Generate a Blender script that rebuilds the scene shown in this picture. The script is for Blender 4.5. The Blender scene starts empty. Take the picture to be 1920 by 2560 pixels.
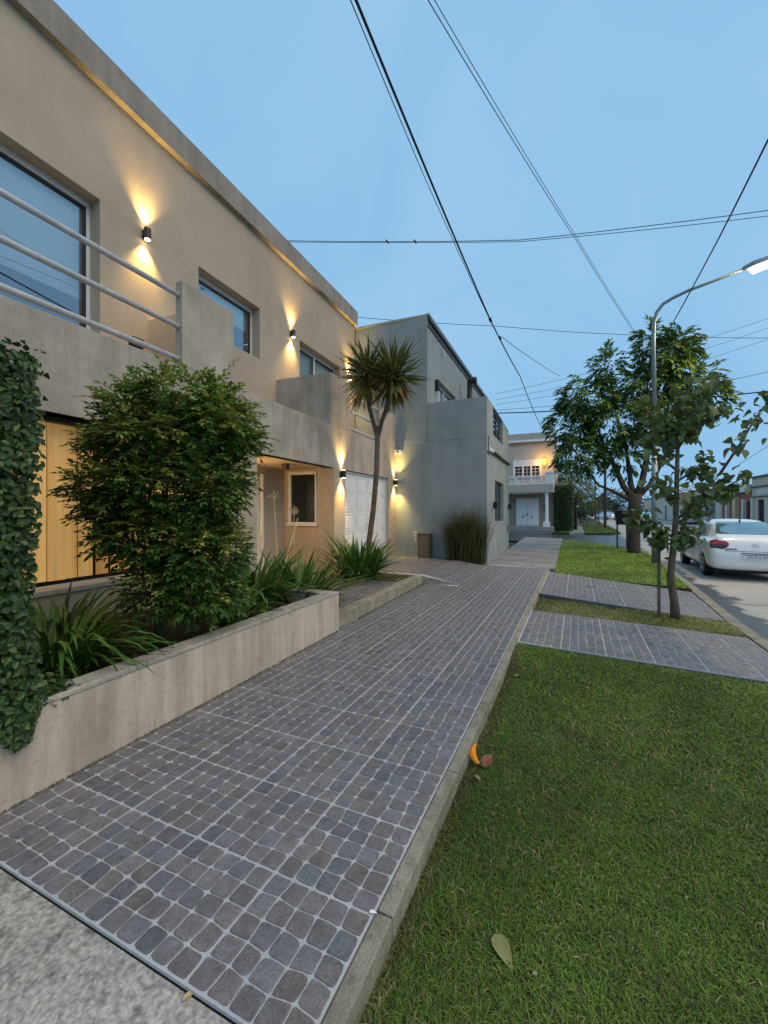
import bpy, bmesh, math, random
import numpy as np
from mathutils import Vector, Matrix, Euler
from mathutils.bvhtree import BVHTree
scene = bpy.context.scene
COL = scene.collection
RAD = math.radians
rng = random.Random(11)
nrng = np.random.default_rng(5)

# ---------------------------------------------------------------- camera
cd = bpy.data.cameras.new('camera'); cam = bpy.data.objects.new('camera', cd); COL.objects.link(cam)
cam.location = (0, 0, 1.5); cam.rotation_euler = (RAD(90), 0, math.atan(480/1050))
cd.sensor_fit = 'HORIZONTAL'; cd.sensor_width = 36; cd.lens = 36*1050/1920
cd.shift_y = -4/1920; cd.clip_start = .05; cd.clip_end = 1500
scene.camera = cam
CY, SY = math.cos(math.atan(480/1050)), math.sin(math.atan(480/1050))
# ---------------------------------------------------------------- world, sun, exposure
SUN_EL, SUN_AZ = 50, 97          # azimuth measured from +Y towards +X
w = bpy.data.worlds.new('World'); scene.world = w; w.use_nodes = True
nt = w.node_tree; nt.nodes.clear()
out = nt.nodes.new('ShaderNodeOutputWorld')
sky = nt.nodes.new('ShaderNodeTexSky'); sky.sky_type = 'NISHITA'; sky.sun_disc = False
sky.sun_elevation = RAD(SUN_EL); sky.sun_rotation = RAD(SUN_AZ)
sky.air_density = 1; sky.dust_density = 1.5; sky.ozone_density = 2
b1 = nt.nodes.new('ShaderNodeBackground'); b1.inputs[1].default_value = .06
nt.links.new(sky.outputs[0], b1.inputs[0])
b2 = nt.nodes.new('ShaderNodeBackground'); b2.inputs[1].default_value = 1.0     # thin even evening cloud
tc = nt.nodes.new('ShaderNodeTexCoord'); cn = nt.nodes.new('ShaderNodeTexNoise')
cn.inputs['Scale'].default_value = 2.3; cn.inputs['Detail'].default_value = 5; cn.inputs['Roughness'].default_value = .45; cn.inputs['Distortion'].default_value = .6
nt.links.new(tc.outputs['Generated'], cn.inputs['Vector'])
cr = nt.nodes.new('ShaderNodeMix'); cr.data_type = 'RGBA'
cr.inputs[6].default_value = (.19, .445, .755, 1); cr.inputs[7].default_value = (.375, .63, .845, 1)
nt.links.new(cn.outputs[0], cr.inputs[0]); nt.links.new(cr.outputs[2], b2.inputs[0])
mx = nt.nodes.new('ShaderNodeMixShader'); mx.inputs[0].default_value = .86
nt.links.new(b1.outputs[0], mx.inputs[1]); nt.links.new(b2.outputs[0], mx.inputs[2]); nt.links.new(mx.outputs[0], out.inputs[0])
sl = bpy.data.lights.new('sun', 'SUN'); sun = bpy.data.objects.new('sun', sl); COL.objects.link(sun)
sl.energy = 1.5; sl.color = (1, .72, .44); sl.angle = RAD(55)
az, el = RAD(SUN_AZ), RAD(SUN_EL)
sd = Vector((math.sin(az)*math.cos(el), math.cos(az)*math.cos(el), math.sin(el)))
sun.rotation_euler = (-sd).to_track_quat('-Z', 'Y').to_euler(); sun.location = (20, 10, 30); sl.cycles.use_multiple_importance_sampling = False
vs = scene.view_settings
scene.display_settings.display_device = 'sRGB'
vs.view_transform = 'Standard'; vs.look = 'None'; vs.exposure = .2; vs.gamma = 1; vs.use_curve_mapping = False
scene.cycles.max_bounces = 6; scene.cycles.transparent_max_bounces = 8
scene.cycles.use_denoising = True
scene.cycles.sample_clamp_indirect = 4

# ---------------------------------------------------------------- helpers
def M(name, col, rough=.85, var=.12, sc=1.5, fine=.06, fsc=90, bump=0, bsc=120, streak=0, ssc=5, spec=.3,
      tint=False, rnd=0, transl=0, metal=0, spots=0, spsc=25, wear=None):
    m = bpy.data.materials.new(name); m.use_nodes = True; t = m.node_tree; N = t.nodes; L = t.links
    p = N['Principled BSDF']; p.inputs['Roughness'].default_value = rough; p.inputs['Metallic'].default_value = metal
    p.inputs['Specular IOR Level'].default_value = spec
    geo = N.new('ShaderNodeNewGeometry'); pos = geo.outputs['Position']
    if tint:
        a = N.new('ShaderNodeAttribute'); a.attribute_name = 'tint'; c = a.outputs['Color']
    else:
        r = N.new('ShaderNodeRGB'); r.outputs[0].default_value = (*col, 1); c = r.outputs[0]
    def factor(c, val, lo, hi, a=.3, b=.7):
        mr = N.new('ShaderNodeMapRange'); mr.inputs[1].default_value = a; mr.inputs[2].default_value = b
        mr.inputs[3].default_value = lo; mr.inputs[4].default_value = hi; L.new(val, mr.inputs[0])
        v = N.new('ShaderNodeVectorMath'); v.operation = 'SCALE'; L.new(c, v.inputs[0]); L.new(mr.outputs[0], v.inputs['Scale'])
        return v.outputs[0]
    def noise(scale, detail=5, vec=pos, rg=.6):
        n = N.new('ShaderNodeTexNoise'); n.inputs['Scale'].default_value = scale; n.inputs['Detail'].default_value = detail
        n.inputs['Roughness'].default_value = rg; L.new(vec, n.inputs['Vector']); return n.outputs[0]
    if var: c = factor(c, noise(sc), 1-var, 1+var)
    if fine: c = factor(c, noise(fsc, 3), 1-fine, 1+fine)
    if streak:
        mp = N.new('ShaderNodeVectorMath'); mp.operation = 'MULTIPLY'; mp.inputs[1].default_value = (1, 1, .09); L.new(pos, mp.inputs[0])
        c = factor(c, noise(ssc, 6, mp.outputs[0], .7), 1-streak, 1+streak*.25, .38, .6)
    if spots: c = factor(c, noise(spsc, 4), 1-spots, 1, .30, .46)
    if wear:
        mixn = N.new('ShaderNodeMix'); mixn.data_type = 'RGBA'; mr = N.new('ShaderNodeMapRange')
        mr.inputs[1].default_value = .5; mr.inputs[2].default_value = .68; L.new(noise(wear[1], 6, pos, .65), mr.inputs[0])
        L.new(mr.outputs[0], mixn.inputs[0]); L.new(c, mixn.inputs[6]); mixn.inputs[7].default_value = (*wear[0], 1); c = mixn.outputs[2]
    if rnd:
        oi = N.new('ShaderNodeObjectInfo'); c = factor(c, oi.outputs['Random'], 1-rnd, 1+rnd, 0, 1)
    L.new(c, p.inputs['Base Color'])
    if bump:
        bn = N.new('ShaderNodeBump'); bn.inputs['Strength'].default_value = bump; bn.inputs['Distance'].default_value = .01
        L.new(noise(bsc, 4), bn.inputs['Height']); L.new(bn.outputs[0], p.inputs['Normal'])
    if transl:
        tr = N.new('ShaderNodeBsdfTranslucent'); L.new(c, tr.inputs[0]); ms = N.new('ShaderNodeMixShader'); ms.inputs[0].default_value = transl
        L.new(p.outputs[0], ms.inputs[1]); L.new(tr.outputs[0], ms.inputs[2]); L.new(ms.outputs[0], N['Material Output'].inputs[0])
    return m
def emit(name, col, s):
    m = bpy.data.materials.new(name); m.use_nodes = True; p = m.node_tree.nodes['Principled BSDF']
    p.inputs['Base Color'].default_value = (*[min(1, c*.8) for c in col], 1)
    p.inputs['Emission Color'].default_value = (*col, 1); p.inputs['Emission Strength'].default_value = s
    return m
def pane_mat(name, tintc, opac, refl=.12):
    m = bpy.data.materials.new(name); m.use_nodes = True; t = m.node_tree; N = t.nodes; L = t.links; N.remove(N['Principled BSDF'])
    tr = N.new('ShaderNodeBsdfTransparent'); tr.inputs[0].default_value = (*tintc, 1)
    df = N.new('ShaderNodeBsdfDiffuse'); df.inputs[0].default_value = (.02, .03, .035, 1)
    m0 = N.new('ShaderNodeMixShader'); m0.inputs[0].default_value = opac; L.new(tr.outputs[0], m0.inputs[1]); L.new(df.outputs[0], m0.inputs[2])
    gl = N.new('ShaderNodeBsdfGlossy'); gl.inputs['Roughness'].default_value = .015; gl.inputs[0].default_value = (.92, .96, 1, 1)
    fr = N.new('ShaderNodeFresnel'); fr.inputs[0].default_value = 1.6
    ad = N.new('ShaderNodeMath'); ad.operation = 'ADD'; ad.inputs[1].default_value = refl; ad.use_clamp = True; L.new(fr.outputs[0], ad.inputs[0])
    m1 = N.new('ShaderNodeMixShader'); L.new(ad.outputs[0], m1.inputs[0]); L.new(m0.outputs[0], m1.inputs[1]); L.new(gl.outputs[0], m1.inputs[2])
    L.new(m1.outputs[0], N['Material Output'].inputs[0]); return m

class MB:
    def __init__(s): s.v = []; s.f = []; s.t = []
    def add(s, v, f, tint=None):
        o = len(s.v); s.v += [tuple(x) for x in v]; s.f += [tuple(i+o for i in q) for q in f]; s.t += [tint]*len(f); return s
    def box(s, x0, x1, y0, y1, z0, z1, tint=None):
        v = [(x, y, z) for z in (z0, z1) for x, y in ((x0, y0), (x1, y0), (x1, y1), (x0, y1))]
        return s.add(v, [(3, 2, 1, 0), (4, 5, 6, 7), (0, 1, 5, 4), (1, 2, 6, 5), (2, 3, 7, 6), (3, 0, 4, 7)], tint)
    def prism(s, poly, z0, z1, tint=None):
        n = len(poly); f0 = z0 if callable(z0) else (lambda x, y: z0); f1 = z1 if callable(z1) else (lambda x, y: z1)
        v = [(x, y, f0(x, y)) for x, y in poly]+[(x, y, f1(x, y)) for x, y in poly]
        return s.add(v, [tuple(range(n-1, -1, -1)), tuple(range(n, 2*n))]+[(i, (i+1) % n, n+(i+1) % n, n+i) for i in range(n)], tint)
    def quad(s, a, b, c, d, tint=None): return s.add([a, b, c, d], [(0, 1, 2, 3)], tint)
    def tube(s, pts, rad, n=8, tint=None, cap=True):
        pts = [Vector(p) for p in pts]; k = len(pts); rad = rad if isinstance(rad, (list, tuple)) else [rad]*k
        v = []; prev = None
        for i, p in enumerate(pts):
            d = (pts[min(i+1, k-1)]-pts[max(i-1, 0)]).normalized()
            if prev is None: a = d.orthogonal().normalized()
            else: a = (prev-d*prev.dot(d)).normalized()
            prev = a; b = d.cross(a)
            v += [p+(a*math.cos(2*math.pi*j/n)+b*math.sin(2*math.pi*j/n))*rad[i] for j in range(n)]
        f = [(i*n+j, i*n+(j+1) % n, (i+1)*n+(j+1) % n, (i+1)*n+j) for i in range(k-1) for j in range(n)]
        if cap: f += [tuple(range(n-1, -1, -1)), tuple((k-1)*n+j for j in range(n))]
        return s.add(v, f, tint)
    def lathe(s, prof, c=(0, 0, 0), n=12, tint=None):
        v = [(c[0]+r*math.cos(2*math.pi*j/n), c[1]+r*math.sin(2*math.pi*j/n), c[2]+z) for r, z in prof for j in range(n)]
        k = len(prof); f = [(i*n+j, i*n+(j+1) % n, (i+1)*n+(j+1) % n, (i+1)*n+j) for i in range(k-1) for j in range(n)]
        f += [tuple(range(n-1, -1, -1)), tuple((k-1)*n+j for j in range(n))]
        return s.add(v, f, tint)
    def mesh(s, name, mat, smooth=False):
        me = bpy.data.meshes.new(name); me.from_pydata([tuple(x) for x in s.v], [], s.f)
        if any(t is not None for t in s.t):
            a = me.attributes.new('tint', 'FLOAT_COLOR', 'FACE')
            a.data.foreach_set('color', np.array([(*(t or (.1, .1, .1)), 1) for t in s.t], dtype=np.float32).ravel())
        if mat: me.materials.append(mat)
        if smooth: me.polygons.foreach_set('use_smooth', [True]*len(me.polygons))
        return me
    def build(s, name, mat, parent=None, smooth=False, loc=(0, 0, 0), bevel=0):
        return link(name, s.mesh(name, mat, smooth), parent, loc, bevel)
def link(name, me, parent=None, loc=(0, 0, 0), bevel=0, rot=None):
    o = bpy.data.objects.new(name, me); COL.objects.link(o); o.location = loc
    if rot is not None: o.rotation_euler = rot
    if parent is not None: o.parent = parent
    if bevel:
        b = o.modifiers.new('bevel', 'BEVEL'); b.width = bevel; b.segments = 2; b.limit_method = 'ANGLE'; b.angle_limit = RAD(40)
    return o
def tag(o, label=None, cat=None, group=None, kind=None):
    if label: o['label'] = label
    if cat: o['category'] = cat
    if group: o['group'] = group
    if kind: o['kind'] = kind
    return o
def thing(name, label, cat, loc=(0, 0, 0), rz=0, group=None):
    o = bpy.data.objects.new(name, None); COL.objects.link(o); o.location = loc; o.rotation_euler = (0, 0, rz); o.empty_display_size = .1
    return tag(o, label, cat, group)
def bx(name, mat, parent, *d, bevel=0): return MB().box(*d).build(name, mat, parent, bevel=bevel)
def copy_tree(o, parent=None):
    c = o.copy(); COL.objects.link(c)
    if parent is not None: c.parent = parent
    for ch in list(o.children): copy_tree(ch, c)
    return c
def wall_open(mb, x, y0, y1, z0, z1, ops, depth):
    ys = sorted({y0, y1, *[v for o in ops for v in o[:2]]}); zs = sorted({z0, z1, *[v for o in ops for v in o[2:4]]})
    for a, b in zip(ys, ys[1:]):
        for c, d in zip(zs, zs[1:]):
            m = ((a+b)/2, (c+d)/2)
            if any(o[0] < m[0] < o[1] and o[2] < m[1] < o[3] for o in ops): continue
            mb.quad((x, a, c), (x, b, c), (x, b, d), (x, a, d))
    for a, b, c, d in ops:
        q = x-depth
        mb.quad((x, a, d), (x, b, d), (q, b, d), (q, a, d)); mb.quad((x, a, c), (q, a, c), (q, b, c), (x, b, c))
        mb.quad((x, a, c), (x, a, d), (q, a, d), (q, a, c)); mb.quad((x, b, c), (q, b, c), (q, b, d), (x, b, d))
def in_view(x, y, z=0):
    d = -SY*x+CY*y
    if d < .1: return False
    u = (CY*x+SY*y)/d; v = (1.5-z)/d
    return abs(u) < .95 and v < 1.25

# ---------------------------------------------------------------- materials
m_stucco = M('beige_stucco', (.43, .365, .285), .92, .10, .9, .05, 70, bump=.25, bsc=160, streak=.04, ssc=3)
m_band = M('bare_concrete', (.415, .37, .315), .9, .20, 1.7, .10, 40, bump=.3, bsc=90, streak=.14, ssc=4, spots=.10, spsc=14)
m_coping = M('weathered_coping', (.36, .335, .29), .9, .25, 3, .15, 50, bump=.4, bsc=80, spots=.3, spsc=9)
m_planter = M('planter_render', (.52, .45, .365), .92, .14, 1.3, .06, 60, bump=.35, bsc=110, streak=.26, ssc=6, spots=.14, spsc=16)
m_grey = M('grey_paint_render', (.265, .31, .32), .85, .13, 1.0, .06, 60, bump=.25, bsc=120, streak=.10, ssc=3, wear=((.30, .345, .35), 1.1))
m_grout = M('light_grout', (.45, .455, .46), .9, .14, 2, .12, 120, bump=.3, bsc=200)
m_stone = M('paving_stone', (.1, .1, .1), .42, .22, 17, .26, 120, bump=.6, bsc=150, spots=.30, spsc=42, tint=True, spec=.7)
m_apron = M('rough_concrete', (.40, .38, .33), .95, .24, 2.2, .42, 55, bump=1.0, bsc=60, spots=.5, spsc=13)
m_kerb = M('kerb_concrete', (.29, .27, .21), .95, .25, 4, .2, 90, bump=.7, bsc=90, spots=.4, spsc=14, wear=((.19, .18, .12), 6))
m_walk = M('old_walk_concrete', (.235, .24, .235), .92, .2, 1.1, .1, 50, bump=.3, bsc=60, spots=.25, spsc=3)
m_road = M('concrete_road', (.40, .385, .355), .92, .16, .5, .10, 30, bump=.25, bsc=40, spots=.12, spsc=2.2)
m_slab_bed = M('dark_slab_bed', (.13, .135, .13), .6, .35, 1.2, .2, 30, bump=.4, bsc=30)
m_joint = M('road_joint', (.16, .155, .14), .95, .2, 3, 0)
m_soil = M('planter_soil', (.045, .035, .025), .95, .3, 8, .3, 60, bump=1, bsc=30)
m_turf = M('turf_base', (.045, .05, .02), .95, .35, 5, .4, 80, bump=1, bsc=60, wear=((.085, .07, .035), 3.0))
m_blade = M('grass_blade', (.1, .1, .1), .6, 0, 1, 0, 1, tint=True, spec=.25, transl=.3)
m_leaf = M('leaf', (.1, .1, .1), .42, 0, 1, 0, 1, tint=True, spec=.45, transl=.25)
m_leaf_r = M('strap_leaf', (.075, .165, .028), .42, .25, 9, 0, 1, rnd=.45, spec=.45, transl=.2)
m_broad = M('broad_leaf', (.13, .185, .058), .5, .2, 12, 0, 1, rnd=.5, spec=.45, transl=.25)
m_sword = M('sword_leaf', (.125, .155, .036), .45, .25, 6, 0, 1, rnd=.45, spec=.45, transl=.15)
m_sword_old = M('old_sword_leaf', (.22, .165, .05), .55, .25, 6, 0, 1, rnd=.4, spec=.3, transl=.15)
m_bark = M('grey_bark', (.14, .115, .085), .95, .3, 8, .25, 60, bump=1, bsc=45, streak=.3, ssc=30)
m_bark_d = M('dark_bark', (.06, .05, .04), .95, .3, 5, .25, 50, bump=1, bsc=30)
m_dry = M('dry_stalk', (.5, .38, .2), .9, .2, 8, 0)
m_white = M('white_enamel', (.74, .76, .78), .35, .04, 2, .02, 40, spec=.5)
m_alu = M('white_aluminium', (.62, .64, .66), .4, .04, 3, 0, spec=.5)
m_pipe = M('painted_pipe', (.52, .53, .54), .5, .14, 6, .1, 50, spec=.4, spots=.2, spsc=30)
m_black = M('black_metal', (.018, .017, .017), .5, .1, 5, 0, spec=.4)
m_brown = M('dark_brown_metal', (.05, .042, .034), .5, .1, 5, 0, spec=.4)
m_lintel = M('shaded_lintel', (.05, .045, .038), .7, .2, 5, 0)
m_blind = M('roller_blind', (.78, .86, .88), .8, .03, 2, 0)
m_dark = M('dark_room', (.02, .022, .024), .9, .1, 2, 0)
m_pane = pane_mat('window_pane', (.84, .96, 1.0), .04, .26)
m_pane_d = pane_mat('dark_window_pane', (.5, .55, .55), .5, .02)
m_galv = M('galvanised_steel', (.20, .245, .27), .45, .12, 4, .05, 40, metal=.3, spec=.5)
m_cable = M('black_cable', (.012, .013, .018), .6, 0, 1, 0)
m_lens = emit('warm_lamp_lens', (1, .74, .36), 22)

# ---------------------------------------------------------------- ground, road, walks
GZ, RZ, LZ = -.34, -.2, -.105
tag(MB().quad((-700, -300, GZ), (700, -300, GZ), (700, 900, GZ), (-700, 900, GZ)).build('ground', m_turf), kind='structure')
rp = [(2.2, -12), (10.5, -12), (10.5, 24.6), (70, 24.6), (70, 31), (10.5, 31), (10.5, 320), (3.2, 320), (3.0, 34), (2.2, 32.6), (.2, 31.8), (-60, 31.0), (-60, 25.2), (-1.2, 24.7), (.6, 23.4),
      (2.0, 20.6), (2.55, 18.0), (2.42, 14.5), (2.27, 10.4)]
road = tag(MB().prism(rp, GZ-.02, RZ).build('road', m_road), kind='structure')
jm = MB()
for y in (9.6, 14.8, 20, 36, 42, 48, 55, 63): jm.box(2.6, 10.4, y, y+.03, RZ-.01, RZ+.004)
for x in (6.4,): jm.box(x, x+.03, -5, 24, RZ-.01, RZ+.0045); jm.box(x, x+.03, 31, 120, RZ-.01, RZ+.0045)
for x in (-12, -6, 0): jm.box(x, x+.03, 25.4, 30.8, RZ-.01, RZ+.004)
jm.build('joint', m_joint, road)
_t = m_road.node_tree; _N = _t.nodes; _L = _t.links; _p = _N['Principled BSDF']; _c = _p.inputs['Base Color'].links[0].from_socket
_g = _N.new('ShaderNodeNewGeometry'); _sx = _N.new('ShaderNodeSeparateXYZ'); _L.new(_g.outputs['Position'], _sx.inputs[0])
_m = _N.new('ShaderNodeMapRange'); _m.inputs[1].default_value = 2.3; _m.inputs[2].default_value = 3.3; _m.inputs[3].default_value = .36; _m.inputs[4].default_value = -.25; _L.new(_sx.outputs[0], _m.inputs[0])
_n = _N.new('ShaderNodeTexNoise'); _n.inputs['Scale'].default_value = 1.1; _n.inputs['Detail'].default_value = 7; _n.inputs['Roughness'].default_value = .65; _L.new(_g.outputs['Position'], _n.inputs['Vector'])
_a = _N.new('ShaderNodeMath'); _a.operation = 'ADD'; _L.new(_m.outputs[0], _a.inputs[0]); _L.new(_n.outputs[0], _a.inputs[1])
_r = _N.new('ShaderNodeMapRange'); _r.inputs[1].default_value = .60; _r.inputs[2].default_value = .67; _L.new(_a.outputs[0], _r.inputs[0])
_x = _N.new('ShaderNodeMix'); _x.data_type = 'RGBA'; _x.inputs[7].default_value = (.055, .06, .06, 1); _L.new(_r.outputs[0], _x.inputs[0]); _L.new(_c, _x.inputs[6]); _L.new(_x.outputs[2], _p.inputs['Base Color'])
_q = _N.new('ShaderNodeMapRange'); _q.inputs[3].default_value = .92; _q.inputs[4].default_value = .38; _L.new(_r.outputs[0], _q.inputs[0]); _L.new(_q.outputs[0], _p.inputs['Roughness'])
# kerb of the road
kl = [(2.06, -6), (2.02, 4), (1.97, 7.5), (2.09, 10.1), (2.24, 14.4), (2.36, 17.9), (1.82, 20.5), (.45, 23.2), (-1.3, 24.5)]
km = MB()
for (a, b) in zip(kl, kl[1:]):
    a, b = Vector(a), Vector(b); d = (b-a).normalized(); n = Vector((d.y, -d.x))*.17; g = d*.006
    km.prism([tuple(a+g), tuple(a+g+n), tuple(b-g+n), tuple(b-g)][::1], GZ, lambda x, y: -.092)
tag(km.build('road_kerb', m_kerb, bevel=.02), kind='structure')
PLX = lambda y: -2.588-.0325*(y-1.098)       # planter wall foot line
# base slab of the paved path (grout)
XK = -.682
path_poly = [(XK, .945), (XK, 11.62), (-2.25, 11.9), (-2.14, 8.36), (-2.87, 8.13), (-2.76, 5.11), (-2.72, 4.53), (PLX(3), 3), (PLX(1.1), 1.1), (PLX(.945), .945)]
path = tag(MB().prism(path_poly, -.012, 0).build('paved_path', m_grout), kind='structure')
MB().prism([(x, max(y, .952)) for x, y in path_poly], GZ, -.0122).build('slab_bed', m_slab_bed, path)  # dark colour stands for the shadow edge along the path's near end
tag(MB().prism([(-.55, -3), (-.55, .939), (PLX(.93)-.1, .939), (-2.7, -3)], GZ, -.013).build('concrete_apron', m_apron), kind='structure')
tag(MB().prism([(-.5, 11.68), (-.66, 24.4), (-2.6, 24.9), (-2.3, 11.93)], GZ, -.006).build('concrete_walk', m_walk), kind='structure')
jm = MB()
for y in (13.1, 14.6, 16.2, 17.9, 19.8, 22): jm.box(-2.25, -.62, y, y+.025, -.02, -.002)
jm.build('joint', m_joint, bpy.data.objects['concrete_walk'])
kb = MB(); ys = [-2.6, -.4, 1.42, 2.36, 3.3, 4.24, 4.98]
for a, b in zip(ys, ys[1:]): kb.box(XK+.004, XK+.068, a+.004, b-.004, GZ, .001)
[kb.box(XK+.004, XK+.068, a+.002, b-.002, GZ, .001) for a, b in ((4.98, 5.85), (5.85, 6.72), (6.72, 8.1), (8.1, 9.0), (9.0, 10), (10, 11.64))]
kerb = tag(kb.build('path_kerb', m_kerb, bevel=.006), kind='structure')

# ------------------------------------------------ paving stones
STONE_COL = [(.138, .126, .132), (.146, .130, .130), (.126, .124, .136), (.152, .138, .136), (.110, .114, .126), (.142, .124, .116), (.134, .130, .140), (.150, .140, .148), (.140, .130, .134)]
T = .447
def clip(poly, a, b, c):            # keep a*x+b*y+c >= 0
    o = []
    for i, p in enumerate(poly):
        q = poly[(i+1) % len(poly)]; dp = a*p[0]+b*p[1]+c; dq = a*q[0]+b*q[1]+c
        if dp >= 0: o.append(p)
        if (dp < 0) != (dq < 0): s = dp/(dp-dq); o.append((p[0]+s*(q[0]-p[0]), p[1]+s*(q[1]-p[1])))
    return o
def tile(x0, y0, r, n=5, dark=1):
    m = .0030; p = (T-2*m)/n; N = {}
    for i in range(n+1):
        for j in range(n+1):
            jx = 0 if i in (0, n) else r.uniform(-.008, .008); jy = 0 if j in (0, n) else r.uniform(-.008, .008)
            N[i, j] = (x0+m+i*p+jx, y0+m+j*p+jy)
    res = []
    for i in range(n):
        for j in range(n):
            q = [N[i, j], N[i+1, j], N[i+1, j+1], N[i, j+1]]
            cx = sum(a for a, _ in q)/4; cy = sum(b for _, b in q)/4; g = 1-.0029/(p/2)
            q = [(cx+(a-cx)*g, cy+(b-cy)*g) for a, b in q]; poly = []
            for k in range(4):
                P, A, B = q[k], q[k-1], q[(k+1) % 4]; t = r.uniform(.07, .20) if r.random() < .8 else r.uniform(.2, .34)
                a = (P[0]+(A[0]-P[0])*t, P[1]+(A[1]-P[1])*t); b = (P[0]+(B[0]-P[0])*t, P[1]+(B[1]-P[1])*t)
                mid = (.25*a[0]+.5*P[0]+.25*b[0], .25*a[1]+.5*P[1]+.25*b[1])
                ed_ = (b[0]+(B[0]-b[0])*.5+r.uniform(-.0016, .0016), b[1]+(B[1]-b[1])*.5+r.uniform(-.0016, .0016))
                poly += [a, mid, b, ed_]
            c = r.choice(STONE_COL); f = 1.22*r.uniform(.84, 1.16)*dark; res.append((cx, cy, poly, tuple(v*f for v in c)))
    return res
def stone_mesh(mb, poly, z, col, h=.004):
    cx = sum(a for a, _ in poly)/len(poly); cy = sum(b for _, b in poly)/len(poly); n = len(poly)
    v = [(a, b, z(a, b)-.003) for a, b in poly]+[(cx+(a-cx)*.985, cy+(b-cy)*.985, z(a, b)+h*.7) for a, b in poly]+[(cx+(a-cx)*.93, cy+(b-cy)*.93, z(a, b)+h) for a, b in poly]
    mb.add(v, [(i, (i+1) % n, n+(i+1) % n, n+i) for i in range(n)]+[(n+i, n+(i+1) % n, 2*n+(i+1) % n, 2*n+i) for i in range(n)]+[tuple(range(2*n, 3*n))], col)
def pave(owner, region, x_org, y_org, z, nparts, seed, keep=None, name='paving_stone'):
    """region: list of half-planes (a,b,c); keep: bbox"""
    r = random.Random(seed); sts = []
    x0, x1, y0, y1 = keep
    i0, i1 = math.floor((x0-x_org)/T), math.ceil((x1-x_org)/T); j0, j1 = math.floor((y0-y_org)/T), math.ceil((y1-y_org)/T)
    for i in range(i0, i1):
        for j in range(j0, j1):
            for cx, cy, poly, c in tile(x_org+i*T, y_org+j*T, r):
                for h in region:
                    poly = clip(poly, *h) if poly else poly
                if len(poly) < 3: continue
                ar = abs(sum(poly[k][0]*poly[(k+1) % len(poly)][1]-poly[(k+1) % len(poly)][0]*poly[k][1] for k in range(len(poly))))/2
                if ar < .0006: continue
                sts.append((cx, cy, poly, c))
    vis = sorted((s for s in sts if in_view(s[0], s[1])), key=lambda s: s[0]**2+s[1]**2)
    top = vis[:nparts]; ids = {id(s) for s in top}
    for s in top:
        mb = MB(); stone_mesh(mb, [(a-s[0], b-s[1]) for a, b in s[2]], lambda a, b, s=s: z(a+s[0], b+s[1])-z(s[0], s[1]), s[3], r.uniform(.003, .0055))
        mb.build(name, m_stone, owner, loc=(s[0], s[1], z(s[0], s[1])))
    mb = MB()
    for s in sts:
        if id(s) not in ids: stone_mesh(mb, s[2], z, s[3], r.uniform(.003, .0055))
    if mb.v: tag(mb.build('far_paving_stones', m_stone, owner), kind='stuff')
# half planes (inside >=0)
def hp(p, q):   # left of p->q
    dx, dy = q[0]-p[0], q[1]-p[1]; return (-dy, dx, dy*p[0]-dx*p[1])
flat = lambda x, y: 0.0
Y0 = .948
pave(path, [(-1, 0, XK-.002), (0, 1, -Y0), hp((-2.76, 5.11), (-2.72, 4.53)) if 0 else (0, -1, 4.55), (1, .0325, 2.588-.0325*1.098-.004)], XK-5*T-.002, Y0, flat, 300, 3, (-2.95, XK, Y0, 4.55))
pave(path, [(-1, 0, XK-.002), (0, 1, -4.552), (0, -1, 8.13), (1, .032, 2.60)], XK-5*T-.002, Y0, flat, 0, 4, (-2.95, XK, 4.5, 8.15))
pave(path, [(-1, 0, XK-.002), (0, 1, -8.13), (0, -1, 11.62), (1, 0, 2.13)], XK-5*T-.002, Y0, flat, 0, 5, (-2.2, XK, 8.1, 11.7))
# raised terrace with its kerb, and the sloping drive to the garage
TZ = .172
ter = tag(MB().prism([(-2.90, 4.56), (-2.93, 8.08), (-4.9, 8.08), (-4.72, 4.56)][::-1][::-1], GZ, TZ).build('terrace', m_grout), kind='structure')
pave(ter, [(-1, 0, -2.90), (0, 1, -4.58), (0, -1, 6.98)], -2.91, 4.57, lambda x, y: TZ, 0, 8, (-4.7, -2.91, 4.58, 7.0))
tk = MB(); tk.prism([(-2.755, 4.54), (-2.745, 5.0), (-2.855, 8.12), (-2.985, 8.12), (-2.895, 4.54)], GZ, .18)
tk.prism([(-2.99, 7.0), (-2.99, 7.09), (-4.85, 7.09), (-4.85, 7.0)], GZ, .185); tk.prism([(-2.99, 7.98), (-2.99, 8.08), (-4.85, 8.08), (-4.85, 7.98)], GZ, .188)
tag(tk.build('terrace_kerb', m_kerb, bevel=.01), kind='structure')
def dz(x, y):
    t = min(1, max(0, (-2.14-x)/.75)); t2 = max(0, min(1, (-2.9-x)/2))
    return (.158*t+.01*t2)*(1-.35*max(0, (y-8.2)/3.7))
dm = MB(); xs = [-2.14, -2.35, -2.6, -2.89, -3.4, -4.2, -5.15]; yy = [8.13, 9, 10, 11, 11.9]
vv = [(x, (y if y > 8.2 or x < -2.85 else 8.36-.23*(-2.14-x)/.73), dz(x, y)-.002) for x in xs for y in yy]
nn = len(yy); dm.add(vv, [(i*nn+j, i*nn+j+1, (i+1)*nn+j+1, (i+1)*nn+j) for i in range(len(xs)-1) for j in range(nn-1)])
ed = [(i*nn) for i in range(len(xs))]
for a, b in zip(ed, ed[1:]): dm.add([vv[a], vv[b], (vv[b][0], vv[b][1], -.05), (vv[a][0], vv[a][1], -.05)], [(0, 1, 2, 3)])
drive = tag(dm.build('driveway', m_grout), kind='structure')
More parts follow.
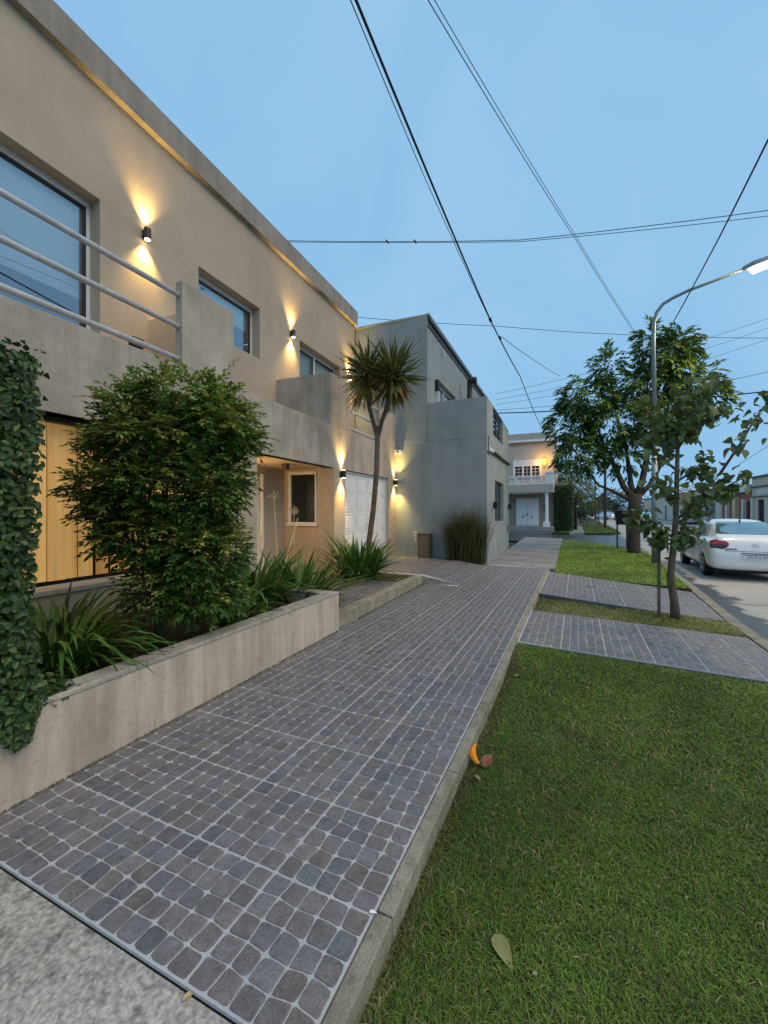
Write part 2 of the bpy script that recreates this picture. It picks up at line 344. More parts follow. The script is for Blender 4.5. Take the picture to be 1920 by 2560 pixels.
pave(drive, [(-1, 0, -2.14), (0, 1, -8.37), (0, -1, 11.85), (1, 0, 5.05)], XK-5*T-.002, Y0, lambda x, y: dz(x, y)-.001, 0, 9, (-5.1, -2.14, 8.3, 11.9))
tag(MB().prism([(-2.14, 8.30), (-2.145, 8.37), (-2.9, 8.15), (-2.9, 8.07)][::-1], -.02, lambda x, y: max(.012, dz(x, 8.13)+.012)).build('ramp_kerb', m_kerb), kind='structure')
# two crossings over the verge
def cz(x, y): return -.002-.04*(x+.6)
def crossing(poly, nparts, seed, org):
    o = tag(MB().prism(poly, lambda x, y: cz(x, y)-.014, cz).build('paved_crossing', m_grout), kind='structure')
    cxm, cym = sum(p[0] for p in poly)/4, sum(p[1] for p in poly)/4
    MB().prism([(cxm+(x-cxm)*.998, cym+(y-cym)*.996) for x, y in poly], GZ, lambda x, y: cz(x, y)-.0145).build('slab_bed', m_slab_bed, o)
    reg = [hp(poly[k], poly[(k+1) % len(poly)]) for k in range(len(poly))]
    reg = [(a, b, c-.012*math.hypot(a, b)) for a, b, c in reg]
    xs_ = [p[0] for p in poly]; ys_ = [p[1] for p in poly]
    pave(o, reg, org[0], org[1], cz, nparts, seed, (min(xs_), max(xs_), min(ys_), max(ys_)))
    return o
crossing([(-.612, 5.0), (1.985, 5.06), (1.955, 6.72), (-.612, 6.68)], 300, 21, (-.60, 5.02))
crossing([(-.612, 8.14), (1.96, 7.55), (2.06, 10.04), (-.612, 11.05)], 0, 22, (-.60, 7.6))
tag(bx('access_slot', m_black, None, .12, .34, 9.32, 9.36, -.06, cz(.23, 9)+.0065), 'small dark slot cover set in the farther paved crossing', 'drain cover')

# ------------------------------------------------ lawns
def sample_poly(poly, n):
    P = np.array(poly); lo, hi = P.min(0), P.max(0); res = []
    tot = 0
    while tot < n:
        q = nrng.uniform(lo, hi, (n*2, 2)); inside = np.zeros(len(q), bool); j = len(P)-1
        for i in range(len(P)):
            a, b = P[i], P[j]
            c = ((a[1] > q[:, 1]) != (b[1] > q[:, 1])) & (q[:, 0] < (b[0]-a[0])*(q[:, 1]-a[1])/((b[1]-a[1]) or 1e-9)+a[0])
            inside ^= c; j = i
        res.append(q[inside]); tot += inside.sum()
    return np.concatenate(res)[:n]
def vnoise(x, y, s, seed):
    k = np.random.default_rng(seed); r = 0
    for i in range(6):
        a = k.uniform(0, 2*np.pi); f = s*k.uniform(.6, 1.8); r = r+np.sin((x*np.cos(a)+y*np.sin(a))*f+k.uniform(0, 7))
    return r/6
def blades(name, poly, n, h, wd, z, dry, label_kind='stuff', bright=1.0, near=None, bare=True, lean=2.3):
    p = sample_poly(poly, n)
    if bare: p = p[(vnoise(p[:, 0], p[:, 1], 4.5, 31)+.6*vnoise(p[:, 0], p[:, 1], 13, 32)+nrng.uniform(-.25, .25, len(p))) > -.80]
    x, y = p[:, 0], p[:, 1]; N = len(p)
    patch = vnoise(x, y, 3.0, 2); ph = nrng.uniform(0, 2*np.pi, N); ln = nrng.uniform(.4, lean, N)
    hh = h*nrng.uniform(.45, 1.15, N)*(1+.35*patch); ww = wd*nrng.uniform(.6, 1.3, N)
    if near is not None: ww = ww*np.clip(np.hypot(x, y)/near, .8, 3)
    dx, dy = np.cos(ph)*hh*ln, np.sin(ph)*hh*ln; sx, sy = -np.sin(ph)*ww/2, np.cos(ph)*ww/2
    sp = ph+nrng.uniform(-.9, .9, N); sx, sy = -np.sin(sp)*ww/2, np.cos(sp)*ww/2
    zz = np.full(N, z) if not callable(z) else z(x, y)
    V = np.empty((N, 5, 3), np.float32)
    V[:, 0] = np.stack([x-sx, y-sy, zz], 1); V[:, 1] = np.stack([x+sx, y+sy, zz], 1)
    V[:, 2] = np.stack([x+dx*.4+sx*.8, y+dy*.4+sy*.8, zz+hh*.65], 1); V[:, 3] = np.stack([x+dx*.4-sx*.8, y+dy*.4-sy*.8, zz+hh*.65], 1)
    V[:, 4] = np.stack([x+dx, y+dy, zz+hh*nrng.uniform(.35, 1.0, N)], 1)
    me = bpy.data.meshes.new(name); me.vertices.add(N*5); me.vertices.foreach_set('co', V.ravel())
    b = (np.arange(N)*5)[:, None]; loops = np.concatenate([b+np.array([0, 1, 2, 3]), b+np.array([3, 2, 4])], 1).astype(np.int32)
    me.loops.add(N*7); me.loops.foreach_set('vertex_index', loops.ravel()); me.polygons.add(N*2)
    st = (np.arange(N)*7)[:, None]+np.array([0, 4]); me.polygons.foreach_set('loop_start', st.ravel().astype(np.int32))
    me.polygons.foreach_set('loop_total', np.tile([4, 3], N).astype(np.int32))
    g = nrng.uniform(0, 1, (N, 1))**1.6; a = np.array([.046, .098, .013]); bb = np.array([.185, .245, .045]); dr = np.array([.33, .27, .14])
    c = a+(bb-a)*g; isd = (nrng.uniform(0, 1, N) < np.clip(dry+.5*dry*patch*2, 0, .9))[:, None]
    c = np.where(isd, dr*nrng.uniform(.35, 1.35, (N, 1)), c)*bright*(1+.32*vnoise(x, y, 2.4, 9)+.22*vnoise(x, y, 9, 10))[:, None]
    cc = np.concatenate([c, np.ones((N, 1))], 1).astype(np.float32)
    at = me.attributes.new('tint', 'FLOAT_COLOR', 'FACE'); at.data.foreach_set('color', np.repeat(cc, 2, 0).ravel())
    me.materials.append(m_blade); me.update(); me.validate()
    return link(name, me)
def lz1(x, y):
    x, y = np.asarray(x, float), np.asarray(y, float); t = np.clip((y-3.9)/1.05, 0, 1); t = t*t*(3-2*t)
    c = -.002-.1*np.clip((x+.6)/2.5, 0, 1)-.022
    return LZ+(c-LZ)*t
def lawn(poly, specs, base_z, label):
    if callable(base_z):
        xs, ys = np.linspace(poly[0][0], poly[1][0], 24), np.linspace(poly[0][1], poly[2][1], 70); V = [(x, y, float(base_z(x, y))) for y in ys for x in xs]
        o = tag(MB().add(V, [(j*24+i, j*24+i+1, (j+1)*24+i+1, (j+1)*24+i) for j in range(69) for i in range(23)]).build('lawn', m_turf, None, True), kind='structure')
    else: o = tag(MB().prism(poly, GZ, base_z).build('lawn', m_turf), kind='structure')
    for s in specs: tag(blades('grass', s[0], *s[1:6], bright=s[6], near=s[7]), label, 'grass', kind='stuff')
XE = XK+.07
L1 = [(XE, -2.5), (2.04, -2.5), (2.0, 4.99), (XE, 4.99)]
lawn(L1, [([(XE, .3), (1.0, .3), (2.0, 2.2), (2.0, 3.1), (XE, 3.1)], 165000, .025, .0036, lz1, .08, 1.35, 2.0),
          ([(XE, 3.1), (2.0, 3.1), (2.0, 4.98), (XE, 4.98)], 52000, .028, .0060, lz1, .09, 1.5, 4.0), ([(XE+.003, .4), (XE+.06, .4), (XE+.05, 4.9), (XE+.003, 4.9)], 4500, .038, .004, lz1, .55, .9, 2.2)], lz1, 'mown green lawn in front of the nearer paved crossing')
lawn([(XE, 6.73), (1.96, 6.73), (1.96, 7.53), (XE, 8.12)], [([(XE, 6.73), (1.96, 6.73), (1.96, 7.53), (XE, 8.12)], 24000, .036, .0085, LZ, .38, 1.4, 7)], LZ, 'narrow yellowish grass strip between the two paved crossings')
L3 = [(-.5, 11.05), (2.08, 10.08), (2.24, 14.4), (2.35, 17.8), (1.8, 20.3), (.45, 23.0), (-.62, 23.6), (-.5, 11.7)]
lawn(L3, [(L3, 45000, .05, .014, lambda x, y: np.full(len(x), -.06), .03, 2.4, 15)], -.06, 'bright green verge beyond the farther paved crossing')
L4 = [(-3.0, 7.1), (-3.0, 7.97), (-4.8, 7.97), (-4.75, 7.1)]
lawn(L4, [(L4, 5000, .03, .008, .176, .5, 1.35, 8)], .176, 'small yellowish grass patch beside the palm on the terrace')
wp = [(PLX(1.1)+.002, 1.1), (PLX(1.1)+.022, 1.1), (PLX(4.5)+.03, 4.5), (PLX(4.5)+.002, 4.5)]
tag(blades('grass', wp, 1500, .016, .004, 0, .45, bright=.7, bare=True), 'tiny weeds growing in the joint along the foot of the planter wall', 'weeds', kind='stuff')
wp = [(-2.75, 5.1), (-2.72, 5.1), (-2.81, 8.1), (-2.845, 8.1)]
tag(blades('grass', wp, 900, .02, .006, 0, .4, bright=.7), 'tiny weeds growing in the joint along the terrace kerb', 'weeds', kind='stuff')
# ---------------------------------------------------------------- beige house
A = RAD(2.86)
H = thing('beige_house', 'two storey beige house with concrete balcony band, pipe railing and white garage door', 'house', (-5.04, 11.91, 0), A)
def hy(Y): return (Y-11.91)/math.cos(A)        # world Y -> local y along the front
UX = -1.398
w1 = (hy(1.0), hy(3.745), 3.2, 5.83); w2 = (hy(5.5), hy(7.19), 4.76, 5.855); w3 = (hy(8.735), hy(10.9), 3.2, 5.76)
mb = MB(); wall_open(mb, UX, -14, 0, 3.0, 7.42, [w1, w2, w3], .22)
mb.quad((UX, 0, 3), (-9, 0, 3), (-9, 0, 7.42), (UX, 0, 7.42)); mb.quad((UX, -14, 3), (-9, -14, 3), (-9, -14, 7.42), (UX, -14, 7.42)); mb.quad((-9, -14, 0), (-9, 0, 0), (-9, 0, 7.7), (-9, -14, 7.7))
mb.build('upper_wall', m_stucco, H)
bx('roof', m_coping, H, -9, UX+.02, -14, -.003, 7.45, 7.6)
bx('cornice', M('cornice_render', (.30, .27, .23), .9, .16, 2, .08, 40, bump=.3, bsc=80, streak=.15), H, UX-.2, UX+.105, -14, .0, 7.39, 7.83, bevel=.008)
bx('balcony_floor', m_band, H, UX-.3, -.30, -14, -.004, 3.12, 3.2)
bx('balcony_band', m_band, H, -.296, 0, -14, -.002, 2.44, 3.375, bevel=.006)
# ground floor front
wo = (hy(1.0), hy(4.75), .74, 2.44); gd = (hy(8.46), hy(11.25), -.1, 2.44); po = (hy(5.35), hy(7.95), -.1, 2.44)
mb = MB(); wall_open(mb, -.001, -14, -.002, -.1, 2.438, [wo, po, gd], .16)
mb.build('ground_floor_wall', m_stucco, H)
# porch recess
mb = MB(); px = -1.30
wy = po[1]; win = (-1.18, -.44, 1.16, 2.38)
mb.quad((px, po[0], 0), (px, po[1], 0), (px, po[1], 2.44), (px, po[0], 2.44))
for a, b, c, d in ((-.162, win[1], 0, 2.438), (win[0], px, 0, 2.438), (win[1], win[0], 0, win[2]), (win[1], win[0], win[3], 2.438)):
    mb.quad((a, wy, c), (b, wy, c), (b, wy, d), (a, wy, d))
mb.quad((-.162, po[0], 0), (px, po[0], 0), (px, po[0], 2.438), (-.162, po[0], 2.438))
mb.build('porch_wall', m_stucco, H)
bx('porch_ceiling', m_stucco, H, px-.05, -.296, po[0]-.3, po[1]+.3, 2.442, 2.5)
bx('porch_floor', m_kerb, H, px-.05, -.16, po[0], po[1], -.1, .19)
pw = MB()
for a, b, c, d in ((win[0], win[1], win[3]-.07, win[3]), (win[0], win[1], win[2], win[2]+.075), (win[0], win[0]+.075, win[2]+.075, win[3]-.07), (win[1]-.03, win[1], win[2]+.075, win[3]-.07)):
    pw.box(a, b, wy-.035, wy+.03, c, d)
pwf = pw.build('porch_window', m_alu, H, bevel=.004)
MB().quad((win[0], wy+.01, win[2]), (win[1], wy+.01, win[2]), (win[1], wy+.01, win[3]), (win[0], wy+.01, win[3])).build('pane', m_pane_d, pwf)
bx('room', m_dark, pwf, win[0]-.05, win[1]+.05, wy+.16, wy+.2, win[2]-.1, win[3]+.1)
bx('window_sill', m_alu, pwf, win[0]-.03, win[1]+.03, wy-.06, wy-.036, win[2]-.012, win[2]+.05)
m_cream = M('cream_door', (.62, .58, .48), .5, .05, 2, 0)
dr = MB(); ya, yb = hy(6.15), hy(7.05); dr.box(px, px+.05, ya, yb, .19, 2.2); door = dr.build('front_door', m_cream, H)
for z0, z1 in ((.35, 1.0), (1.12, 1.75), (1.85, 2.1)):
    for k in (0, 1): bx('door_panel', m_cream, door, px+.0505, px+.062, ya+.08+k*.4, ya+.40+k*.4, z0, z1, bevel=.004)
MB().tube([(px+.052, yb-.07, 1.0), (px+.11, yb-.07, 1.0), (px+.11, yb-.07, 1.25), (px+.052, yb-.07, 1.25)], .012, 6).build('door_handle', m_alu, door)
bx('door_frame', m_cream, H, px, px+.07, yb+.003, yb+.07, .19, 2.27)
# slatted wooden screen, its lit look put into the slats as emission, no lamp behind
m_slat = emit('glowing_wood_slat', (.75, .47, .17), .27)
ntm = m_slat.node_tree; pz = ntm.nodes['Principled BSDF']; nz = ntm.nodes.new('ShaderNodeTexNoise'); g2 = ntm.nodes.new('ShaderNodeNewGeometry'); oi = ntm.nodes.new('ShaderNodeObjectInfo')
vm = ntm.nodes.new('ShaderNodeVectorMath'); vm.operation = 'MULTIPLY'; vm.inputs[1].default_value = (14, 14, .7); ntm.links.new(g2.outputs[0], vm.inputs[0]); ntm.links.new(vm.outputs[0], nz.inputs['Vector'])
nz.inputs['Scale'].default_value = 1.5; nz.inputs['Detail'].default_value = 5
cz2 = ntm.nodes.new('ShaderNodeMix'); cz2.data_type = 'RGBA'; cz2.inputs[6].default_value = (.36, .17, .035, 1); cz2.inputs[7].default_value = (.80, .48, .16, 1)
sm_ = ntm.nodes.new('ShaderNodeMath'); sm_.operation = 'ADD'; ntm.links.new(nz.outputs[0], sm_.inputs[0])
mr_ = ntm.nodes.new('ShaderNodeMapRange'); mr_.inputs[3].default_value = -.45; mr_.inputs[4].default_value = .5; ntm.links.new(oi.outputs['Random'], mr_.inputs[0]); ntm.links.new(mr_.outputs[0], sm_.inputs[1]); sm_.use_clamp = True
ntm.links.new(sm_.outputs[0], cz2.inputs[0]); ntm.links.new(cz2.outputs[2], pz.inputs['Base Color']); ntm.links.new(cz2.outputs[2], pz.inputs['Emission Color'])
bx('screen_lintel', m_lintel, H, -.26, -.155, wo[0], wo[1], 2.385, 2.437)  # brown lintel strip, its dark colour also holds the soffit shadow
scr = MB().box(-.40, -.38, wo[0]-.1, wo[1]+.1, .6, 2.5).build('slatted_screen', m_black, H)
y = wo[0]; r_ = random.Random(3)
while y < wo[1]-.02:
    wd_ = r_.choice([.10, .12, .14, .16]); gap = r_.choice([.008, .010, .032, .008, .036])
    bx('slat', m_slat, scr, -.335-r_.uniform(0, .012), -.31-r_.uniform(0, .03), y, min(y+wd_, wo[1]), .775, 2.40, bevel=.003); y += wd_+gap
bx('screen_sill', m_band, H, -.30, .02, wo[0], wo[1], .69, .738, bevel=.004)
# garage door
gy0, gy1 = gd[0]+.06, gd[1]-.06
gf = MB(); gf.box(-.11, -.05, gd[0]+.002, gy0, .0, 2.438); gf.box(-.11, -.05, gy1, gd[1]-.002, .0, 2.438); gf.box(-.11, -.05, gy0, gy1, 2.385, 2.438)
gdo = bx('garage_door', m_white, H, -.17, -.105, gd[0], gd[1], .0, 2.436)
gf.build('door_frame', m_alu, gdo)
nl = 4; lw = (gy1-gy0)/nl
for k in range(nl):
    lf = bx('leaf', m_white, gdo, -.104, -.078, gy0+k*lw+.005, gy0+(k+1)*lw-.005, .04, 2.38, bevel=.004)
    for j in range(5):
        zz = .12+j*.455
        mb = MB(); a, b, c, d = gy0+k*lw+.10, gy0+(k+1)*lw-.10, zz, zz+.36; f_ = -.0775
        mb.add([(f_, a, c), (f_, b, c), (f_, b, d), (f_, a, d), (f_-.012, a+.03, c+.03), (f_-.012, b-.03, c+.03), (f_-.012, b-.03, d-.03), (f_-.012, a+.03, d-.03), (f_+.004, a+.05, c+.05), (f_+.004, b-.05, c+.05), (f_+.004, b-.05, d-.05), (f_+.004, a+.05, d-.05)],
               [(0, 1, 5, 4), (1, 2, 6, 5), (2, 3, 7, 6), (3, 0, 4, 7), (4, 5, 9, 8), (5, 6, 10, 9), (6, 7, 11, 10), (7, 4, 8, 11), (8, 9, 10, 11)])
        mb.v = [(-.0775+(x+.0775)*.6+.0085, y_, z_) for x, y_, z_ in mb.v]; mb.build('door_panel', m_white, lf)
MB().tube([(-.075, gy0+2*lw-.05, 1.0), (-.03, gy0+2*lw-.05, 1.0), (-.03, gy0+2*lw-.05, 1.16), (-.075, gy0+2*lw-.05, 1.16)], .01, 6).build('door_handle', m_alu, gdo)
# windows of the upper floor
def window(o, mulls, name='window', blindfrac=.55, blind=True):
    a, b, c, d = o; q = UX-.20; f = MB(); t = .055
    f.box(q-.05, q, a, b, d-t, d); f.box(q-.05, q, a, b, c, c+t); f.box(q-.05, q, a, a+t, c+t, d-t); f.box(q-.05, q, b-t, b, c+t, d-t)
    f.box(q-.035, q+.018, a+t, b-t, d-t-.035, d-t-.008)
    for mlt in mulls: f.box(q-.045, q+.006, mlt-.04, mlt+.04, c+t, d-t-.036)
    fr = f.build(name, m_alu, H, bevel=.004)
    es = [a+t]+[v for mlt in mulls for v in (mlt-.04, mlt+.04)]+[b-t]
    for k in range(0, len(es), 2):
        y0_, y1_ = es[k], es[k+1]; s = MB(); u = .04; zt = d-t-.036
        s.box(q-.03, q-.008, y0_, y0_+u, c+t, zt); s.box(q-.03, q-.008, y1_-u, y1_, c+t, zt); s.box(q-.03, q-.008, y0_+u, y1_-u, zt-u, zt); s.box(q-.03, q-.008, y0_+u, y1_-u, c+t, c+t+u)
        s.build('sash', m_black if k else m_brown, fr)
        MB().quad((q-.02, y0_+u, c+t+u), (q-.02, y1_-u, c+t+u), (q-.02, y1_-u, zt-u), (q-.02, y0_+u, zt-u)).build('pane', m_pane, fr)
    if blind: bx('blind', m_blind, fr, q-.12, q-.11, a+.03, b-.03, d-(d-c)*blindfrac, d-.02)
    bx('room', m_dark, fr, q-.5, q-.48, a-.3, b+.3, c-.2, d+.2)
    return fr
window(w1, [hy(2.53)], blindfrac=.52); window(w2, [], blindfrac=.45); window(w3, [hy(9.75)], blindfrac=.5)
# balcony parapet pieces
p0, p1 = hy(3.86), hy(4.81)
bx('parapet', m_band, H, -.115, 0, p0, p1, 3.3755, 4.48, bevel=.006)
bx('balcony_side_wall', m_stucco, H, UX, -.117, p1-.30, p1-.18, 3.2, 4.47)
q0, q1 = hy(7.785), hy(8.757)
bx('balcony_side_wall', m_band, H, UX, -.123, q0, q0+.12, 3.2, 4.49, bevel=.005)
bx('parapet', m_band, H, -.12, 0, q0, q1, 3.3755, 4.495, bevel=.006)
bx('parapet', m_band, H, -.12, 0, hy(10.58), -.005, 3.3755, 4.42, bevel=.006)
for z in (3.47, 3.89, 4.30):
    MB().tube([(-.06, -14, z), (-.06, p0-.004, z)], .033, 12).build('railing_pipe', m_pipe, H, smooth=True)
    MB().tube([(-.06, q1+.004, z), (-.06, hy(10.58)-.004, z)], .033, 12).build('railing_pipe', m_pipe, H, smooth=True)
# ------- wall lamps
def sconce(Y, z, lx, label, power, body=m_brown, size=92, cone_off=.075):
    t = thing('wall_lamp', label, 'wall lamp', (0, 0, 0), A, 'up and down wall lamps on the beige house')
    c, s = math.cos(A), math.sin(A); ly = hy(Y)
    t.location = (-5.04+c*lx-s*ly, 11.91+s*lx+c*ly, z)
    b = MB(); n = 14
    b.box(0.002, .03, -.035, .035, -.06, .06)
    for rr, z0, z1 in ((.05, -.085, .085),):
        b.lathe([(rr-.006, z0), (rr, z0), (rr, z1), (rr-.006, z1)], (cone_off, 0, 0), n)
    b.build('body', body, t)
    for sgn in (1, -1):
        MB().lathe([(.0405, 0), (.0405, .004)], (cone_off, 0, .0855 if sgn > 0 else -.0895), 14).build('lens', m_lens, t)
        l = bpy.data.lights.new('lamp_light', 'SPOT'); l.energy = power*(1 if sgn > 0 else 1.1); l.color = (1, .64, .19); l.spot_size = RAD(size); l.spot_blend = 1.0; l.shadow_soft_size = .045
        lo = bpy.data.objects.new('lamp_light', l); COL.objects.link(lo); lo.parent = t; lo.location = (cone_off, 0, sgn*.1)
        lo.rotation_euler = (math.pi if sgn > 0 else 0, 0, 0)
    return t
PW = 165
sconce(4.424, 5.745, UX, 'brown wall lamp beside the big balcony window, nearest of the upper lamps', PW)
sconce(8.349, 5.754, UX, 'brown wall lamp on the upper wall between the two smaller windows', PW)
sconce(11.40, 5.60, UX, 'wall lamp on the upper wall behind the palm crown at the house corner', PW)
sconce(8.267, 2.32, 0, 'black wall lamp on the pier left of the white garage door', PW, m_black)
sconce(11.70, 2.34, 0, 'black wall lamp on the pier right of the white garage door', PW, m_black)
t = thing('floodlight', 'small black floodlight standing on the balcony behind the pipe railing', 'floodlight', (-4.87, 3.394, 3.375))
MB().box(-.015, .015, -.015, .015, -.18, .1).build('stem', m_black, t); MB().box(-.04, .045, -.075, .075, .1, .22).build('head', m_black, t, bevel=.012)
t = thing('porch_camera', 'small dark ceiling fixture under the porch soffit', 'ceiling lamp', (-5.34, 6.89, 2.442), A)
MB().box(-.06, .06, -.06, .06, -.11, -.001).build('housing', m_brown, t, bevel=.006); MB().lathe([(.035, -.116), (.035, -.1105)], (0, 0, 0), 12).build('lens', m_black, t)
t = thing('door_lamp', 'small lit wall lamp inside the porch left of the cream door', 'wall lamp', (0, 0, 0), A)
_c, _s = math.cos(A), math.sin(A); t.location = (-5.04+_c*px-_s*hy(5.85), 11.91+_s*px+_c*hy(5.85), 1.75)
MB().box(.001, .03, -.04, .04, -.07, .07).build('bracket', m_brown, t); MB().lathe([(.045, -.07), (.05, 0), (.045, .07)], (.085, 0, 0), 12).build('lens', emit('porch_lens', (1, .62, .25), 6), t)
l = bpy.data.lights.new('porch_light', 'POINT'); l.energy = 46; l.color = (1, .58, .2); l.shadow_soft_size = .05; lo = bpy.data.objects.new('porch_light', l); COL.objects.link(lo); lo.parent = t; lo.location = (.2, 0, 0)
t = thing('junction_box', 'small white camera box at the corner where the beige house meets the grey house', 'security camera', (-4.99, 11.86, 3.28))
MB().box(-.06, .17, -.05, .03, -.05, .06).build('housing', m_white, t, bevel=.006); MB().lathe([(.03, 0), (.03, .05)], (.06, -.08, -.02), 10).build('lens', m_black, t)

# ---------------------------------------------------------------- planter
pt = thing('planter_wall', 'low beige rendered planter wall with weathered concrete coping beside the paved path', 'planter wall', (-2.7, 3, 0))
def P_(x, y): return (x+2.7, y-3)
f0, f1 = (PLX(-2), -2), (PLX(4.545), 4.545)
mb = MB(); mb.prism([P_(*f0), P_(*f1), P_(f1[0]-.15, 4.545), P_(f0[0]-.15, -2)][::1], GZ, .452)
mb.prism([P_(f1[0]-.152, 4.395), P_(f1[0]-.152, 4.545), P_(-4.66, 4.545), P_(-4.66, 4.395)], GZ, .452); mb.build('wall', m_planter, pt)
mb = MB(); r_ = random.Random(8); ys_ = [-2, .2, 1.9, 3.2, 4.553]
for a, b in zip(ys_, ys_[1:]):
    mb.prism([P_(PLX(a)+.006, a+.003), P_(PLX(b)+.006, b-.003), P_(PLX(b)-.158, b-.003), P_(PLX(a)-.158, a+.003)], .4525, .485+r_.uniform(-.003, .003))
mb.prism([P_(f1[0]-.16, 4.388), P_(f1[0]-.16, 4.552), P_(-4.66, 4.552), P_(-4.66, 4.388)], .4525, .4845); mb.build('coping', m_coping, pt, bevel=.008)
tag(MB().prism([(-2.72, -2), (-2.84, 4.40), (-4.7, 4.40), (-4.5, -2)], GZ, .33).build('planter_soil', m_soil), kind='structure')

# ---------------------------------------------------------------- foliage helpers
def leaf_add(mb, p, d, n, L, W, tint, fold=.25):
    s = d.cross(n); s.normalize(); m = p+d*(L*.42); up = n*(W*fold)
    mb.add([p, m+s*(W/2)+up, p+d*L, m-s*(W/2)+up], [(0, 1, 2), (0, 2, 3)], tint)
def rvec(r, up=0):
    while 1:
        v = Vector((r.uniform(-1, 1), r.uniform(-1, 1), r.uniform(-1, 1)))
        if .05 < v.length < 1: return (v.normalized()+Vector((0, 0, up))).normalized()
def spray(mb, r, p, d, L, n, ll, lw, cols, droop=.3, twig=None):
    d = d.normalized(); q = Vector(p); side = d.cross(Vector((0, 0, 1)))
    side = side.normalized() if side.length > .01 else Vector((1, 0, 0))
    pts = [q.copy()]; c0 = r.choice(cols)
    for k in range(n):
        d = (d+Vector((0, 0, -droop/n))).normalized(); q = q+d*(L/n); pts.append(q.copy())
        sg = 1 if k % 2 else -1
        ld = (d*.75+side*sg*r.uniform(.5, 1.0)+Vector((0, 0, r.uniform(-.35, .2)))).normalized()
        nn = (Vector((0, 0, 1))+rvec(r)*.55).normalized(); f = r.uniform(.75, 1.3)
        leaf_add(mb, q, ld, nn, ll*r.uniform(.7, 1.2), lw*r.uniform(.8, 1.2), tuple(v*f for v in c0))
    leaf_add(mb, q, d, Vector((0, 0, 1)), ll, lw, c0)
    if twig is not None: twig.tube([pts[0], pts[len(pts)//2], pts[-1]], [.0035, .0025, .001], 3, cap=False)
def branches(mb, r, base, targets, r0, wob=.08):
    for t in targets:
        b, t = Vector(base), Vector(t); n = 5; pts = []
        for k in range(n+1):
            f = k/n; q = b.lerp(t, f); q += Vector((r.uniform(-wob, wob), r.uniform(-wob, wob), r.uniform(-wob, wob)))*math.sin(math.pi*f); pts.append(q)
        mb.tube(pts, [r0*(1-.8*k/n) for k in range(n+1)], 6)

# ---------------------------------------------------------------- the big shrub in the planter
r = random.Random(21)
SB = Vector((-3.3, 2.50, .33))
sh = thing('leafy_shrub', 'tall dense green shrub growing in the planter in front of the wooden screen', 'shrub', SB)
LOBES = [(470, 985, 118, 52, .40), (350, 1015, 76, 44, .36), (570, 1050, 58, 74, .36), (625, 1085, 20, 28, .2), (425, 1090, 170, 62, .46), (285, 1105, 50, 34, .3), (258, 1225, 52, 52, .34), (425, 1225, 165, 100, .5), (552, 1205, 60, 86, .4), (305, 1290, 66, 42, .36), (410, 1350, 150, 66, .46), (530, 1390, 76, 90, .4), (440, 1470, 96, 60, .4), (545, 1500, 62, 44, .3)]
lobes = []
for (u_, v_, a_, b_, dep) in LOBES:
    u_, v_, a_, b_ = 412+(u_-412)*.9, 1250+(v_-1250)*.93, a_*.86, b_*.88; l_ = (u_-395)*.00348; lobes.append(((CY*l_, SY*l_, 1.5+(1276-v_)*.00348-.33), (a_*.00348, b_*.00348, dep)))
def shp(v, s, rad=1): a_, d_ = v.x*s[0]*rad, v.y*s[2]*rad; return Vector((CY*a_-SY*d_, SY*a_+CY*d_, v.z*s[1]*rad))
# rotate lobes so that their wide axis lies across the line from the path
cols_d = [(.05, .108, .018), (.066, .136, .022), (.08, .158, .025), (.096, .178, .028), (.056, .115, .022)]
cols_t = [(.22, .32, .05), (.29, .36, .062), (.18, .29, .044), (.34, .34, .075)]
cols_o = [(.17, .12, .025), (.12, .11, .02)]
fol, tw = MB(), MB(); tips = []
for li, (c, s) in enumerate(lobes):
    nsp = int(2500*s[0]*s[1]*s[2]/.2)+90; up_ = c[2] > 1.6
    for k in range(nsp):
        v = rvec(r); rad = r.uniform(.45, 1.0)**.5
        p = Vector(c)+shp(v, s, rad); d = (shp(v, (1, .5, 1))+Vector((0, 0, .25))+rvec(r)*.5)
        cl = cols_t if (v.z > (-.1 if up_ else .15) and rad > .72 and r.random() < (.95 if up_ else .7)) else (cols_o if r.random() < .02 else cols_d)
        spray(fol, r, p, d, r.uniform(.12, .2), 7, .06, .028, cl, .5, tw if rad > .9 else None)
    tips.append(c)
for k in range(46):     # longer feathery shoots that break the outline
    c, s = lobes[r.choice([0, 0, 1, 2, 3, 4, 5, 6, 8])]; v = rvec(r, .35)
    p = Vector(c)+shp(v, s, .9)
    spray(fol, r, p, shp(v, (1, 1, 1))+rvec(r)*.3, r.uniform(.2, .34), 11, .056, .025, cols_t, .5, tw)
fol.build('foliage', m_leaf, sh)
st = MB(); st.tube([(0, 0, -.05), (.015, .0, .2), (-.02, .02, .5), (.0, .03, .9)], [.045, .036, .033, .026], 8)
branches(st, r, (0, .02, .45), tips, .022); st.build('trunk', m_bark, sh, smooth=True); tw.build('twigs', m_bark, sh)

